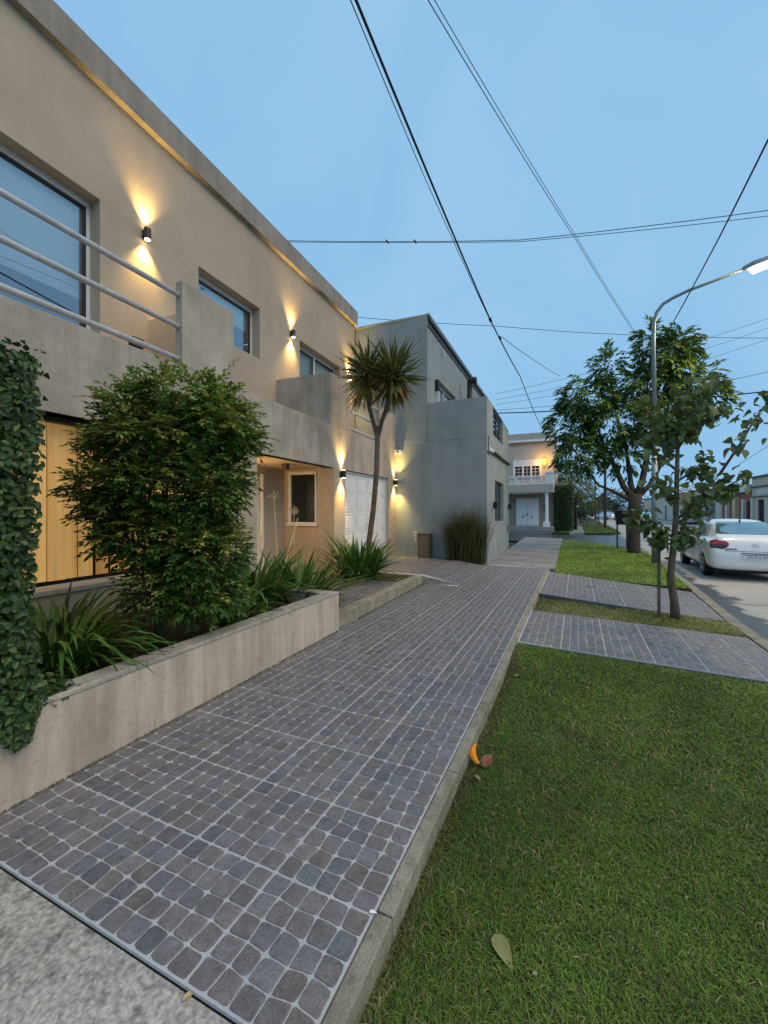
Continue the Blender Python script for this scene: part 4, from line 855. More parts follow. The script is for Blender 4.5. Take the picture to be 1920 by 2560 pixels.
for a, b in tips:
    a, b = Vector(a), Vector(b); n = 16 if (b-a).length > .45 else 14
    for k in range(n):
        f = r.uniform(.3, 1.08); p = a.lerp(b, f)+rvec(r)*r.uniform(.03, .17); q = r.uniform(0, 2*math.pi)
        o = link('leaf', r.choice(bm_), yt, p); o.rotation_euler = Euler((r.uniform(-.6, .6), r.uniform(.0, 1.25), q)); s = r.uniform(.6, 1.02); o.scale = (s, s, s)
mb = MB(); vb = broad(.165, .145, .2, .1)
for k in range(420):
    a, b = [Vector(q) for q in r.choice(tips)]; p = a.lerp(b, r.uniform(.15, 1.15))+rvec(r)*r.uniform(.05, .26)
    m4 = Matrix.Translation(p) @ Euler((r.uniform(-.6, .6), r.uniform(.0, 1.3), r.uniform(0, 6.28))).to_matrix().to_4x4() @ Matrix.Scale(r.uniform(.55, .95), 4)
    mb.add([m4 @ Vector(v) for v in vb.v], vb.f)
tag(mb.build('inner_leaves', m_broad, yt, True), kind='stuff')
t = thing('wooden_stake', 'thin weathered wooden stake beside the young tree', 'stake', (1.13, 7.44, -.1)); MB().prism([(-.02, -.02), (.02, -.02), (.02, .02), (-.02, .02)], -.05, 1.29).build('stake', m_bark, t, bevel=.004)
# street lamp
t = thing('street_lamp', 'grey street lamp with a curved arm and lit lantern over the road', 'street lamp', (2.09, 14.44, -.08))
mb = MB(); mb.tube([(0, 0, -.2), (0, 0, 3.4)], [.082, .078], 12); mb.tube([(0, 0, 3.38), (0, 0, 3.5)], [.078, .06], 12, cap=False)
mb.tube([(0, 0, 3.45), (-.03, 0, 6.6), (-.02, 0, 7.05), (.05, 0, 7.35), (.2, 0, 7.56), (.42, 0, 7.68), (.80, 0, 7.82), (2.1, 0, 8.14)], [.06, .055, .053, .05, .047, .045, .043, .036], 12); mb.build('pole', m_galv, t, smooth=True)
MB().lathe([(.13, 0), (.13, .03), (.1, .04)], (0, 0, 0), 12).build('base_plate', m_galv, t)
hd = MB(); hd.add([(2.02, -.05, 8.09), (2.02, .05, 8.09), (2.02, .05, 8.19), (2.02, -.05, 8.19), (2.25, -.125, 8.12), (2.25, .125, 8.12), (2.25, .09, 8.28), (2.25, -.09, 8.28), (2.75, -.125, 8.25), (2.75, .125, 8.25), (2.70, .07, 8.38), (2.70, -.07, 8.38)],
       [(0, 1, 5, 4), (1, 2, 6, 5), (2, 3, 7, 6), (3, 0, 4, 7), (4, 5, 9, 8), (5, 6, 10, 9), (6, 7, 11, 10), (7, 4, 8, 11), (8, 9, 10, 11), (0, 3, 2, 1)]); hd.build('head', m_galv, t, bevel=.01)
lm = MB(); lm.add([(2.20, -.10, 8.085), (2.735, -.11, 8.225), (2.735, .11, 8.225), (2.20, .10, 8.085), (2.27, -.085, 7.99), (2.72, -.09, 8.11), (2.72, .09, 8.11), (2.27, .085, 7.99)], [(4, 5, 6, 7), (0, 1, 5, 4), (1, 2, 6, 5), (2, 3, 7, 6), (3, 0, 4, 7), (0, 3, 2, 1)]); lm.build('lantern_lens', emit('street_lens', (1, .80, .50), 40), t, bevel=.02)
l = bpy.data.lights.new('street_light', 'SPOT'); l.energy = 700; l.color = (1, .72, .38); l.shadow_soft_size = .12; l.spot_size = RAD(165); l.spot_blend = .4; lo = bpy.data.objects.new('street_light', l); COL.objects.link(lo); lo.parent = t; lo.location = (2.5, 0, 7.9)

# hedge and further trees on the left far side
cg = [(.03, .062, .02), (.042, .085, .024), (.055, .105, .028)]
r = random.Random(71); t = thing('clipped_hedge', 'tall clipped dark green hedge block right of the pale corner house', 'hedge', (-.92, 35.2, -.07)); f = MB()
for k in range(5200):
    fc = r.choice('fffrrt'); x, y, z = r.uniform(-.58, .6), r.uniform(-1, 1.2), r.uniform(0, 3.35)
    p = {'f': (x, -1, z), 'r': (.6, y, z), 't': (x, y, 3.35)}[fc]; n_ = {'f': (0, -1, .2), 'r': (1, 0, .2), 't': (0, 0, 1)}[fc]
    p = Vector(p)+rvec(r)*.09; leaf_add(f, p, rvec(r, .3), (Vector(n_)+rvec(r)*.6).normalized(), .13, .08, tuple(v*r.uniform(.7, 1.4) for v in r.choice(cg)))
f.build('foliage', m_leaf, t); bx('inner_mass', m_bark_d, t, -.54, .55, -.93, 1.15, -.1, 3.28)
g_ = 'background trees beyond the side street'
tree('yellowish street tree with hanging leaves beyond the clipped hedge', (-.05, 37.5, -.07), 2.2, .12, [((.2, 0, 3.6), (1.1, 1, .9)), ((.7, 0, 2.7), (.7, .7, .7)), ((-.6, 0, 4.0), (.8, .8, .6))], 240, .5, 8, .2, .07, [(.19, .20, .035), (.24, .22, .04), (.13, .16, .035)], None, 81, g_, 1.1)
tree('dark broad evergreen tree behind the yellowish tree', (-.6, 47, -.07), 1.5, .2, [((0, 0, 3), (1.8, 1.5, 2.4)), ((.5, 0, 5), (1.5, 1.4, 1.5)), ((1.0, 0, 1.8), (1.2, 1.2, 1.4))], 420, .6, 8, .26, .12, cg, None, 82, g_)
tree('dark round tree rising behind the roof end of the corner house', (-3.2, 58, -.07), 3, .25, [((0, 0, 5), (2.2, 2, 2.4)), ((1.6, 0, 6), (1.6, 1.5, 1.5))], 330, .7, 8, .3, .14, cg, None, 83, g_)
tree('low brownish green tree on the far left verge', (1.2, 78, -.07), 1.5, .15, [((0, 0, 2.8), (2.2, 1.6, 1.5))], 180, .8, 7, .35, .15, [(.06, .07, .03), (.09, .08, .035)], None, 84, g_)
tree('broad pale tree far down the street behind the white car', (4.0, 128, -.1), 3, .3, [((0, 0, 5), (5, 3, 2.6)), ((4, 0, 4), (3.2, 3, 2.0)), ((-4.5, 0, 4), (3, 3, 2.2))], 360, 1.1, 7, .5, .25, [(.07, .085, .035), (.09, .10, .045), (.05, .07, .03)], None, 85, g_)
tree('autumn yellow tree beside the far houses across the road', (14.3, 71, -.1), 2, .2, [((0, 0, 3.7), (1.2, 1.2, 1.2)), ((.5, 0, 2.9), (1.0, 1, .7))], 200, .6, 8, .28, .12, [(.42, .24, .03), (.5, .32, .05), (.32, .2, .03)], None, 86, g_)
tree('small bright green tree in front of the arched gate across the road', (12.6, 58, -.1), .7, .09, [((0, 0, 1.9), (1.3, 1.1, .9)), ((-.3, 0, 2.5), (.8, .8, .7))], 240, .5, 8, .2, .08, [(.07, .12, .02), (.10, .15, .03), (.05, .09, .02)], None, 87, g_)
tree('slim green tree standing far down the road behind the street tree', (6.9, 96, -.1), 2.4, .2, [((0, 0, 4), (2.2, 2, 1.8)), ((2, 0, 3.4), (1.6, 1.5, 1.3))], 240, .9, 7, .4, .18, [(.05, .07, .03), (.08, .09, .04)], None, 88, g_)
r = random.Random(90); f = MB()
for k in range(1500):
    x = r.uniform(-40, 60); f_h = 3.5+2.2*math.sin(x*.31)+1.6*math.sin(x*.83+1); p = Vector((x, 190+r.uniform(-6, 6), r.uniform(0, max(1.5, f_h)))); spray(f, r, p, rvec(r, .3), 1.6, 6, .9, .45, [(.05, .065, .035), (.07, .08, .045), (.045, .06, .03)], .5)
tag(f.build('far_trees', m_leaf), 'hazy low line of far trees closing the end of the street', 'trees', kind='stuff')
for k, (x, y, hh, rr_, lb) in enumerate(((2.36, 42.2, 6.8, .12, 'tall dark utility pole on the far verge, nearer of the two'), (3.1, 83, 7.0, .13, 'dark utility pole further along the far verge'), (2.1, 47.5, 2.4, .05, 'short thin sign pole on the far verge'))):
    t = thing('utility_pole' if k < 2 else 'sign_pole', lb, 'pole', (x, y, -.08)); MB().tube([(0, 0, -.2), (0, 0, hh)], [rr_, rr_*.75], 8).build('pole', m_bark_d, t)
    if k < 2: MB().box(-.8, .8, -.05, .05, hh-.6, hh-.48).build('crossarm', m_bark_d, t)
    else: MB().box(-.22, .22, -.03, -.0, hh-.5, hh).build('sign_plate', M('green_plate', (.05, .16, .09), .6), t)
t = thing('white_post', 'short white gate post at the end of the clipped hedge', 'post', (-.36, 38.5, -.06)); MB().lathe([(.13, -.1), (.13, 2.0), (.17, 2.02), (.17, 2.1), (.09, 2.22), (.02, 2.4)], (0, 0, 0), 10).build('post', m_wtrim, t)
t = thing('chimney', 'white square chimney stack rising behind the clipped hedge', 'chimney', (-.9, 52, -.1)); MB().box(-.32, .32, -.3, .3, -.1, 6.7).build('stack', m_wtrim, t); MB().box(-.4, .4, -.38, .38, 6.702, 6.9).build('cap', m_wtrim, t)
t = thing('far_house', 'dark gabled house far down the street under the tree branches', 'house', (7.6, 150, -.2)); mb = MB(); mb.add([(-5, 0, 0), (5, 0, 0), (5, 0, 3), (0, 0, 7), (-5, 0, 3), (-5, 8, 0), (5, 8, 0), (5, 8, 3), (0, 8, 7), (-5, 8, 3)], [(0, 1, 2, 3, 4), (5, 9, 8, 7, 6), (0, 5, 6, 1), (1, 6, 7, 2), (4, 9, 5, 0)]); mb.build('wall', M('far_taupe', (.16, .13, .12), .9), t); MB().add([(5.4, -.4, 2.7), (0, -.4, 7.15), (0, 8.4, 7.15), (5.4, 8.4, 2.7), (-5.4, -.4, 2.7), (-5.4, 8.4, 2.7)], [(0, 1, 2, 3), (1, 4, 5, 2)]).build('roof', M('far_roof', (.08, .07, .07), .9), t)
# ---------------------------------------------------------------- houses across the road
tag(MB().prism([(10.5, -12), (14.0, -12), (14.0, 24.6), (10.5, 24.6)], GZ, -.08).build('far_pavement', m_walk), kind='structure')
tag(MB().prism([(10.5, 31), (14.0, 31), (14.0, 120), (10.5, 120)], GZ, -.08).build('far_pavement', m_walk), kind='structure')
m_cr = M('cream_render', (.60, .53, .43), .9, .1, .6, streak=.12); m_br = M('red_brick', (.32, .12, .08), .9, .2, 3, .15, 12); m_gw = M('grey_white_render', (.60, .58, .54), .9, .1, .7); m_od = M('orange_wood', (.55, .22, .045), .5, .2, 3); m_tan = M('tan_render', (.60, .45, .27), .9, .1, 1); m_met = M('sheet_metal', (.62, .63, .66), .35, .1, 2, metal=.3)
def street_house(label, y0, y1, h, wall, ops, extras, depth=9):
    t = thing('row_house', label, 'house', (14, (y0+y1)/2, -.1)); o = (y0+y1)/2
    mb = MB(); wall_open(mb, 0, y0-o, y1-o, -.2, h, [(a-o, b-o, c, d) for a, b, c, d, *_ in ops], -.2)
    mb.quad((0, y0-o, -.2), (depth, y0-o, -.2), (depth, y0-o, h), (0, y0-o, h)); mb.quad((0, y1-o, -.2), (depth, y1-o, -.2), (depth, y1-o, h), (0, y1-o, h)); mb.build('wall', wall, t)
    bx('roof', m_coping, t, .02, depth, y0-o+.05, y1-o-.05, h-.3, h-.18)
    for a, b, c, d, nm, mt in ops:
        q = bx(nm, mt, t, .12, .19, a-o, b-o, c, d)
        if nm == 'window': bx('frame', m_wtrim, q, .08, .118, a-o, b-o, (c+d)/2-.03, (c+d)/2+.03)
        else: bx('handle', m_black, q, .09, .118, b-o-.2, b-o-.12, 1.0, 1.15)
    for nm, mt, d in extras: bx(nm, mt, t, d[0], d[1], d[2]-o, d[3]-o, d[4], d[5])
    return t
street_house('cream house with a high parapet at the right edge across the road', 34, 46.8, 4.5, m_cr, [(44.2, 45.6, 0, 2.5, 'door', m_dark), (42.0, 43.2, .9, 2.2, 'window', m_dark), (37.5, 40, .9, 2.3, 'window', m_dark)], [('cornice', m_brown, (-.15, 0, 34, 46.85, 4.38, 4.52)), ('ledge', m_brown, (-.12, 0, 34, 46.8, 3.55, 3.66)), ('ledge', m_brown, (-.10, 0, 34, 46.8, 2.72, 2.8)), ('panel', m_gw, (-.03, 0, 43, 45.4, 2.9, 3.4)), ('pilaster', m_cr, (-.14, 0, 46.2, 46.75, 0, 2.7))])
street_house('red brick house with sheet metal roof and tan pillars across the road', 46.9, 55.0, 3.25, m_br, [(47.2, 48.0, 0, 2.4, 'door', m_dark), (48.9, 49.6, .4, 2.4, 'window', m_dark), (50.9, 52.2, 0, 2.6, 'door', m_od), (53.4, 54.2, .7, 2.3, 'window', m_dark)], [('metal_roof', m_met, (-.3, 4, 46.9, 52.8, 3.27, 3.9)), ('pillar', m_tan, (-.35, -.005, 49.8, 50.7, -.2, 2.9)), ('pillar', m_gw, (-.25, -.005, 48.1, 48.6, -.2, 2.6)), ('pillar', m_gw, (-.25, -.005, 52.6, 53.2, -.2, 3.1)), ('lintel', m_tan, (-.2, -.005, 50.71, 52.5, 2.65, 3.2))])
street_house('grey white house with an arched white gate across the road', 55.2, 66, 3.9, m_gw, [(56.2, 57.6, 0, 2.4, 'gate', m_dark), (60, 61.6, .9, 2.3, 'window', m_dark)], [('cornice', m_brown, (-.15, 0, 55.2, 66, 2.62, 2.74)), ('gate_post', m_wtrim, (-.3, -.005, 55.7, 56.1, -.2, 2.55)), ('gate_post', m_wtrim, (-.3, -.005, 57.7, 58.2, -.2, 2.55)), ('gate_arch', m_wtrim, (-.3, -.005, 55.7, 58.2, 2.45, 2.6))])
street_house('long low cream house behind the yellow tree across the road', 72, 110, 4.2, m_cr, [(78, 80, .9, 2.4, 'window', m_dark), (85, 86.4, 0, 2.4, 'door', m_dark)], [('cornice', m_brown, (-.15, 0, 72, 110, 3.9, 4.05))])

# ---------------------------------------------------------------- car
m_paint = M('white_car_paint', (.74, .76, .78), .22, .02, 1, 0, spec=.6); pb = m_paint.node_tree.nodes['Principled BSDF']; pb.inputs['Coat Weight'].default_value = .6; pb.inputs['Coat Roughness'].default_value = .04
m_cglass = M('car_glass', (.27, .40, .44), .06, .15, 3, 0, spec=.9, metal=.75); m_tyre = M('tyre', (.014, .014, .014), .85, .1, 5); m_rim = M('alloy_rim', (.45, .46, .47), .35, .05, 5, metal=.7)
m_red = M('red_lens', (.30, .010, .016), .12, .1, 9, 0, spec=.7); m_redd = M('dark_red_lens', (.045, .004, .006), .15, .1, 9, 0, spec=.7); m_seam = M('panel_gap', (.05, .055, .06), .6); m_plate = M('plate_white', (.72, .73, .74), .5); m_plastic = M('black_plastic', (.02, .02, .021), .6)
def build_car(label, loc, rz):
    t = thing('parked_car', label, 'car', loc, rz, 'cars parked along the street')
    ST = [  # y, half width, bottom, shoulder z, roof/deck z, greenhouse base half width, roof half width
        (.00, .66, .38, .60, .64, .56, .45), (.03, .80, .31, .70, .745, .66, .5), (.09, .855, .27, .80, .90, .72, .58), (.17, .87, .25, .90, 1.03, .76, .64), (.34, .875, .23, .94, 1.07, .76, .66), (.60, .875, .22, .95, 1.10, .73, .64),
        (.86, .875, .21, .95, 1.27, .73, .60), (1.20, .875, .20, .95, 1.42, .73, .57), (1.7, .875, .2, .94, 1.475, .73, .57), (2.3, .875, .2, .93, 1.47, .73, .57), (2.75, .875, .2, .92, 1.37, .73, .58), (3.15, .872, .2, .90, 1.15, .73, .60),
        (3.42, .87, .2, .88, 1.0, .74, .62), (3.8, .86, .21, .83, .95, .72, .60), (4.15, .82, .24, .74, .83, .66, .52), (4.36, .70, .30, .60, .66, .52, .40), (4.42, .52, .36, .52, .55, .40, .30)]
    bmh = bmesh.new(); rings = []
    for y, wd_, zb, sh_, rf, gb, rw in ST:
        g = rf-sh_; half = [(0, zb), (.55*wd_, zb), (.90*wd_, zb+.02), (.985*wd_, zb+.12), (wd_, zb+.45*(sh_-zb)), (.995*wd_, sh_-.16*(sh_-zb)), (.965*wd_, sh_-.01), (gb+.10*(wd_-gb), sh_+.04*min(1, g/.2)), (gb, sh_+.16*g), (gb+(rw-gb)*.72, sh_+.66*g), (rw, sh_+.93*g), (rw*.6, rf-.004), (0, rf)]
        ring = [(x, y, z) for x, z in half]+[(-x, y, z) for x, z in half[-2:0:-1]]; rings.append([bmh.verts.new(p) for p in ring])
    n = len(rings[0])
    for a, b in zip(rings, rings[1:]):
        for j in range(n): bmh.faces.new((a[j], a[(j+1) % n], b[(j+1) % n], b[j]))
    bmh.faces.new(rings[0][::-1]); bmh.faces.new(rings[-1]); bmesh.ops.recalc_face_normals(bmh, faces=bmh.faces)
    me = bpy.data.meshes.new('body'); bmh.to_mesh(me); bmh.free(); me.materials.append(m_paint)
    tmp = link('body', me); md = tmp.modifiers.new('s', 'SUBSURF'); md.levels = 2; md.render_levels = 2
    bpy.context.view_layer.update(); dg = bpy.context.evaluated_depsgraph_get(); full = bpy.data.meshes.new_from_object(tmp.evaluated_get(dg), depsgraph=dg)
    vs_ = [v.co.copy() for v in full.vertices]; bvh = BVHTree.FromPolygons(vs_, [p.vertices[:] for p in full.polygons])
    cuts = []
    for wy_ in (.93, 3.60):
        for s in (-1, 1):
            m = MB(); m.tube([(s*.62, wy_, .30), (s*1.1, wy_, .30)], .355, 28); c = m.build('cut', None); cuts.append(c); b = tmp.modifiers.new('b', 'BOOLEAN'); b.operation = 'DIFFERENCE'; b.solver = 'EXACT'; b.object = c
    bpy.context.view_layer.update(); dg = bpy.context.evaluated_depsgraph_get(); fin = bpy.data.meshes.new_from_object(tmp.evaluated_get(dg), depsgraph=dg); fin.materials.clear(); fin.materials.append(m_paint); fin.name = 'body'
    fin.polygons.foreach_set('use_smooth', [True]*len(fin.polygons))
    for c in cuts: bpy.data.objects.remove(c)
    bpy.data.objects.remove(tmp); body = link('body', fin, t)
    def patch(name, mat, poly, mode, parent, off=.004, nu=14, nv=8):
        """outline in the two coordinates across the projecting direction, laid on the body"""
        vmin, vmax = min(p[1] for p in poly), max(p[1] for p in poly); V = []; ok = True
        for i in range(nv+1):
            v = vmin+(vmax-vmin)*(.001+.998*i/nv); xs_ = []
            for k in range(len(poly)):
                a, b = poly[k], poly[(k+1) % len(poly)]
                if (a[1]-v)*(b[1]-v) <= 0 and a[1] != b[1]: xs_.append(a[0]+(b[0]-a[0])*(v-a[1])/(b[1]-a[1]))
            u0, u1 = min(xs_), max(xs_)
            for j in range(nu+1):
                u = u0+(u1-u0)*j/nu
                if mode == 'rear': o, d = Vector((u, -3, v)), Vector((0, 1, 0))
                elif mode == 'left': o, d = Vector((-3, u, v)), Vector((1, 0, 0))
                elif mode == 'right': o, d = Vector((3, u, v)), Vector((-1, 0, 0))
                elif mode == 'diagl': e = Vector((.7071, .7071, 0)); s_ = Vector((.7071, -.7071, 0)); o, d = Vector((-.62, .25, v))+s_*u-e*3, e
                elif mode == 'diagr': e = Vector((-.7071, .7071, 0)); s_ = Vector((.7071, .7071, 0)); o, d = Vector((.62, .25, v))+s_*u-e*3, e
                h_ = bvh.ray_cast(o, d)
                if h_[0] is None: return None
                nn_ = h_[1] if h_[1].dot(d) < 0 else -h_[1]; V.append(h_[0]+nn_*off)
        m = MB().add(V, [(i*(nu+1)+j, i*(nu+1)+j+1, (i+1)*(nu+1)+j+1, (i+1)*(nu+1)+j) for i in range(nv) for j in range(nu)])
        return m.build(name, mat, parent, smooth=True)
    patch('rear_window', m_cglass, [(-.64, 1.105), (.64, 1.105), (.60, 1.2), (.515, 1.385), (.46, 1.40), (-.46, 1.40), (-.515, 1.385), (-.60, 1.2)], 'rear', body, .009, 20, 12)
    for md_ in ('left', 'right'):
        patch('rear_side_window', m_cglass, [(1.0, .985), (1.86, .965), (1.86, 1.385), (1.35, 1.36), (1.12, 1.24)], md_, body); patch('front_side_window', m_cglass, [(1.94, .965), (3.02, .955), (2.86, 1.08), (2.55, 1.30), (2.30, 1.385), (1.94, 1.39)], md_, body)
        for yy_ in (1.16, 1.90, 3.02): patch('door_seam', m_seam, [(yy_-.006, .36), (yy_+.006, .36), (yy_+.006, .93), (yy_-.006, .93)], md_, body, .002, 1, 8)
        patch('waist_crease', m_seam, [(.62, .79), (3.5, .775), (3.5, .785), (.62, .80)], md_, body, .002, 20, 1)
        for yy_ in (1.32, 2.12): patch('door_handle', m_paint, [(yy_, .80), (yy_+.2, .80), (yy_+.2, .835), (yy_, .835)], md_, body, .02, 4, 2)
    for md_, sg in (('diagl', 1), ('diagr', -1)):
        q = lambda L: [(u*sg, v) for u, v in L]
        patch('tail_light', m_red, q([(-.26, .965), (-.13, .83), (-.06, .765), (.13, .76), (.19, .80), (.20, .89), (.12, .965), (-.05, .98)]), md_, body, .006)
        patch('tail_light_lower', m_redd, q([(-.15, .865), (-.12, .82), (-.055, .77), (.12, .768), (.175, .80), (.185, .865)]), md_, body, .010)
    patch('boot_seam', m_seam, [(-.60, .715), (.60, .715), (.60, .725), (-.60, .725)], 'rear', body, .002, 16, 1)
    patch('plate_recess_shade', m_plastic, [(-.31, .664), (.31, .664), (.29, .685), (-.29, .685)], 'rear', body, .004, 8, 1)  # flat dark strip painting the recess shadow above the plate
    hit = bvh.ray_cast(Vector((0, -3, .6)), Vector((0, 1, 0)))[0]
    pl2 = bx('number_plate', m_plate, body, -.26, .26, hit.y-.03, hit.y-.006, .545, .655); bx('blue_band', M('plate_blue', (.05, .10, .3), .5), pl2, -.255, .255, hit.y-.0325, hit.y-.0302, .632, .65)
    cu = bpy.data.curves.new('plate_text', 'FONT'); cu.body = 'AA 916 RF'; cu.size = .088; cu.align_x = 'CENTER'; to = bpy.data.objects.new('plate_text', cu); COL.objects.link(to); bpy.context.view_layer.update()
    tm = bpy.data.meshes.new_from_object(to.evaluated_get(bpy.context.evaluated_depsgraph_get())); bpy.data.objects.remove(to); tm.materials.clear(); tm.materials.append(m_black); link('plate_text', tm, pl2, (0, hit.y-.0315, .558), 0, (RAD(90), 0, 0))
    hb = bvh.ray_cast(Vector((0, -3, .86)), Vector((0, 1, 0)))[0]
    for k in (0, .045):
        MB().tube([(-.07, hb.y-.008, .83+k), (0, hb.y-.008, .873+k), (.07, hb.y-.008, .83+k)], .008, 5).build('badge_chevron', m_rim, body)
    hs = bvh.ray_cast(Vector((-.48, -3, .765)), Vector((0, 1, 0)))[0]; bx('name_plate', m_seam, body, -.58, -.36, hs.y-.012, hs.y+.02, .757, .777)
    MB().tube([(0, 1.28, 1.42), (0, 1.24, 1.47), (0, 1.18, 1.53)], [.022, .014, .006], 6).build('antenna', m_plastic, body)
    for s in (-1, 1):
        m = MB(); m.lathe([(.03, -.07), (.1, -.06), (.115, 0), (.1, .06), (.04, .075)], (0, 0, 0), 10); m.v = [(s*.99+x*.75, 2.98+y_*.55, 1.0+z) for x, y_, z in m.v]; m.tube([(s*.86, 3.0, .97), (s*.95, 2.99, .98)], .02, 6); m.build('wing_mirror', m_plastic if s < 0 else m_paint, body, smooth=True)
    for wy_ in (.93, 3.60):
        for s in (-1, 1):
            wh = MB().tube([(s*.86, wy_, .30), (s*.84, wy_, .30), (s*.68, wy_, .30), (s*.66, wy_, .30)], [.275, .30, .30, .275], 28).build('wheel', m_tyre, t); rm = MB(); rm.tube([(s*.845, wy_, .30), (s*.863, wy_, .30)], [.20, .205], 24); rm.build('rim', m_black, wh)
            sp = MB()
            for k in range(5):
                a = 2*math.pi*k/5+.3; sp.tube([(s*.868, wy_+.03*math.cos(a), .30+.03*math.sin(a)), (s*.866, wy_+.20*math.cos(a), .30+.20*math.sin(a))], [.03, .022], 5)
            sp.tube([(s*.855, wy_, .3), (s*.875, wy_, .3)], .045, 10)
            for k in range(20): a, a2 = 2*math.pi*k/20, 2*math.pi*(k+1)/20; sp.tube([(s*.866, wy_+.203*math.cos(a), .3+.203*math.sin(a)), (s*.866, wy_+.203*math.cos(a2), .3+.203*math.sin(a2))], .010, 4, cap=False)
            sp.build('spokes', m_rim, wh)
    bx('underbody', m_plastic, t, -.70, .70, .35, 4.1, .17, .5)
    return t
car = build_car('white sedan with red tail lights parked beside the verge', (3.87, 12.62, RZ), RAD(-1.3))
for lb, loc, rz_ in (('white car parked far down the left side of the street', (6.2, 84, RZ), RAD(35)), ('pale car far down the street behind the street tree trunk', (8.6, 66, RZ), RAD(-4)), ('pale car parked across the road by the autumn tree', (12.0, 63, RZ), RAD(178))):
    c = copy_tree(car); c.location = loc; c.rotation_euler = (0, 0, rz_); c['label'] = lb
# ---------------------------------------------------------------- overhead cables
def cable(label, pts, rad, seg=10, extra=(), group='overhead cables'):
    P3 = [Vector(p) for p in pts]; o = P3[0]; q = []
    for a, b, k in zip(P3, P3[1:], range(99)):
        for s in range(seg): q.append(a.lerp(b, s/seg)+Vector((0, 0, -(b-a).length**2*.0012*4*(s/seg)*(1-s/seg))))
    q.append(P3[-1]); mb = MB().tube([p-o for p in q], rad, 6)
    for e in extra: mb.tube([Vector(e)-o+Vector((0, -.06, 0)), Vector(e)-o+Vector((0, .06, 0))], rad*2.2, 6)
    return tag(mb.build('cable', m_cable, None, True, o), label, 'cable', group)
def PX(u, v, y):      # calibrated point of the photograph at street depth y
    a, b = (u-960)/1050, (1276-v)/1050; dx, dy = -SY+CY*a, CY+SY*a; k = y/dy; return (dx*k, y, 1.5+b*k)
cable('thick black cable running overhead along the street to the corner house', [(-2.05, -3, 7.0), PX(890, 0, 3.63), PX(1226, 800, 9.9), PX(1300, 940, 16), PX(1376, 1100, 33)], .016, 8, (PX(1226, 800, 9.9), PX(1250, 845, 11.2)))
cable('thin cable running beside the thick black cable', [(-2.15, -3, 7.0), PX(876, 0, 3.63), PX(1060, 440, 6.2), PX(1226, 803, 9.9)], .006, 8)
cable('left one of the thin pair of cables slanting to the street lamp tree', [(-3.6, -3, 7.6), PX(1070, 0, 4.7), PX(1440, 600, 10.5), PX(1607, 862, 17.4)], .006, 8)
cable('right one of the thin pair of cables slanting to the street lamp tree', [(-3.5, -3, 7.6), PX(1086, 0, 4.7), PX(1446, 600, 10.5), PX(1609, 860, 17.45)], .005, 8)
cable('thick dark cable on the right passing in front of the street lamp arm', [(3.0, -1, 7.6), PX(1920, 350, 8.1), PX(1800, 590, 10.5), PX(1640, 880, 16.8), (2.1, 40, 6.6)], .014, 8)
cable('upper of the two cables crossing the street from the beige roof', [(-6.45, 8.0, 7.9), PX(960, 604, 8.5), PX(1300, 600, 9.0), PX(1920, 526, 10), (9, 11.6, 7.5)], .007, 6, (PX(968, 604, 8.52), PX(1038, 604, 8.6)))
cable('lower of the two cables crossing the street from the beige roof', [(-6.45, 8.05, 7.9), PX(960, 606, 8.55), PX(1300, 604, 9.05), PX(1920, 540, 10.1), (9, 11.7, 7.4)], .006, 6)
cable('long thin cable crossing behind the grey house roof and the lamp pole', [PX(880, 792, 14), PX(1240, 815, 17), PX(1600, 838, 20), PX(1920, 845, 22), (14, 26, 8)], .010, 5)
cable('thin service cable dropping from the thick cable toward the street tree', [PX(1255, 842, 11.2), PX(1320, 890, 15), PX(1400, 940, 20)], .008, 6)
for k, (a, b, c_) in enumerate((((1240, 985), (1577, 906), (1920, 796)), ((1240, 1000), (1600, 925), (1920, 820)), ((1240, 1012), (1620, 945), (1920, 848)))):
    cable(('topmost', 'middle', 'lowest')[k]+' of the three faint parallel wires rising to the right over the street', [PX(*a, 18), PX(*b, 18.5), PX(*c_, 19)], .006, 5)
cable('dark bundled cable crossing low in front of the corner house roof', [PX(1230, 1033, 25), PX(1380, 1028, 25.2), PX(1640, 1005, 25.5), PX(1920, 978, 25.8)], .03, 5)
cable('faint wire crossing above the bundled cable by the corner house', [PX(1230, 1026, 27), PX(1640, 985, 27.5), PX(1920, 930, 28)], .012, 5)
cable('wire slanting down over the far houses at the right edge', [PX(1830, 1172, 30), PX(1920, 1115, 28)], .012, 5)
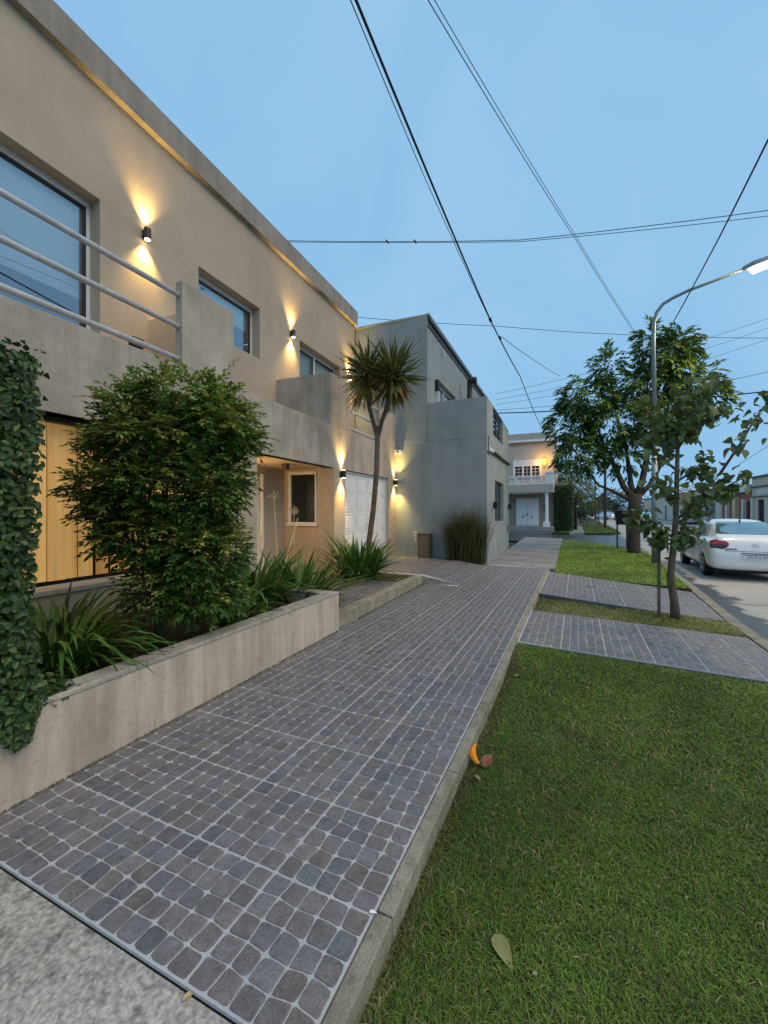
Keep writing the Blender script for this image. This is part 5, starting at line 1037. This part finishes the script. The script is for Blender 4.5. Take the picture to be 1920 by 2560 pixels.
# ---------------------------------------------------------------- small things lying about
m_peel = M('orange_peel', (.78, .27, .008), .6, .15, 30, .1, 200); m_brownleaf = M('dry_brown_leaf', (.22, .10, .055), .8, .25, 30); m_paleleaf = M('pale_fallen_leaf', (.22, .21, .075), .75, .15, 40)
t = thing('fruit_peel', 'curved orange fruit peel lying on the grass against the path kerb', 'fruit peel', (-.572, 2.66, LZ+.03), RAD(20))
mb = MB(); v = []
for k in range(9):
    f = k/8; a = -1.0+2.0*f; c_ = Vector((.075-.10*math.cos(a*.8), .095*math.sin(a), .012+.03*f)); wd_ = .024*math.sin(math.pi*(.12+.8*f))**.6
    for j in range(5): b = -1.2+2.4*j/4; v.append(c_+Vector((math.cos(a*.6)*-wd_*math.sin(b)*1.0, wd_*.3*math.sin(a), wd_*math.cos(b))))
mb.add(v, [(i*5+j, i*5+j+1, i*5+j+6, i*5+j+5) for i in range(8) for j in range(4)]); mb.build('peel', m_peel, t, smooth=True)
def flat_leaf(name, label, loc, rz, L, W, mat, curl, tilt=(0, 0)):
    mb = broad(L, W, curl, .1); o = mb.build(name, mat, None, True, loc); o.rotation_euler = (tilt[0], tilt[1], rz); return tag(o, label, 'leaf', 'fallen leaves')
flat_leaf('fallen_leaf', 'curled brown dead leaf beside the orange fruit peel', (-.52, 2.60, LZ+.03), RAD(60), .10, .065, m_brownleaf, .5, (.5, -.55))
flat_leaf('fallen_leaf', 'large pale green fallen leaf on the near lawn', (-.275, 1.60, LZ+.022), RAD(-52), .12, .062, m_paleleaf, .12, (.12, -.04))
flat_leaf('fallen_leaf', 'small yellowish leaf on the grass below the fruit peel', (-.545, 2.50, LZ+.03), RAD(-40), .05, .025, m_paleleaf, .1)
r = random.Random(4)
for k, (x, y, z) in enumerate(((-.58, 4.35, LZ+.03), (-.53, 4.15, LZ+.03))):
    flat_leaf('fallen_leaf', ('pair of pale dry leaves by the kerb near the nearer crossing, farther one', 'pale dry leaf by the kerb near the nearer crossing, closer one')[k], (x, y, z), r.uniform(0, 6), .09, .04, m_dry, .2)
sc_ = MB(); r = random.Random(19)          # leaf scraps and straw sunk in the lawn
for k in range(150):
    x, y = r.uniform(XE+.02, 1.9), r.uniform(.9, 4.8); p = Vector((x, y, float(lz1(x, y))+r.uniform(.008, .022)))
    leaf_add(sc_, p, rvec(r), Vector((r.uniform(-.4, .4), r.uniform(-.4, .4), 1)).normalized(), r.uniform(.012, .034), r.uniform(.004, .014), r.choice([(.30, .24, .12), (.18, .11, .05), (.40, .36, .22), (.22, .20, .08)]))
tag(sc_.build('leaf_litter', m_leaf), 'tiny dry leaf scraps and straw scattered through the near lawn', 'leaf litter', kind='stuff')
flat_leaf('fallen_leaf', 'tiny pale leaf scrap on the near edge of the paved path', (-.70, 1.40, .006), .4, .03, .016, m_blind, .1)
flat_leaf('fallen_leaf', 'small curled straw on the border of the rough concrete', (-1.10, .915, -.006), 1.2, .06, .02, m_dry, .3)
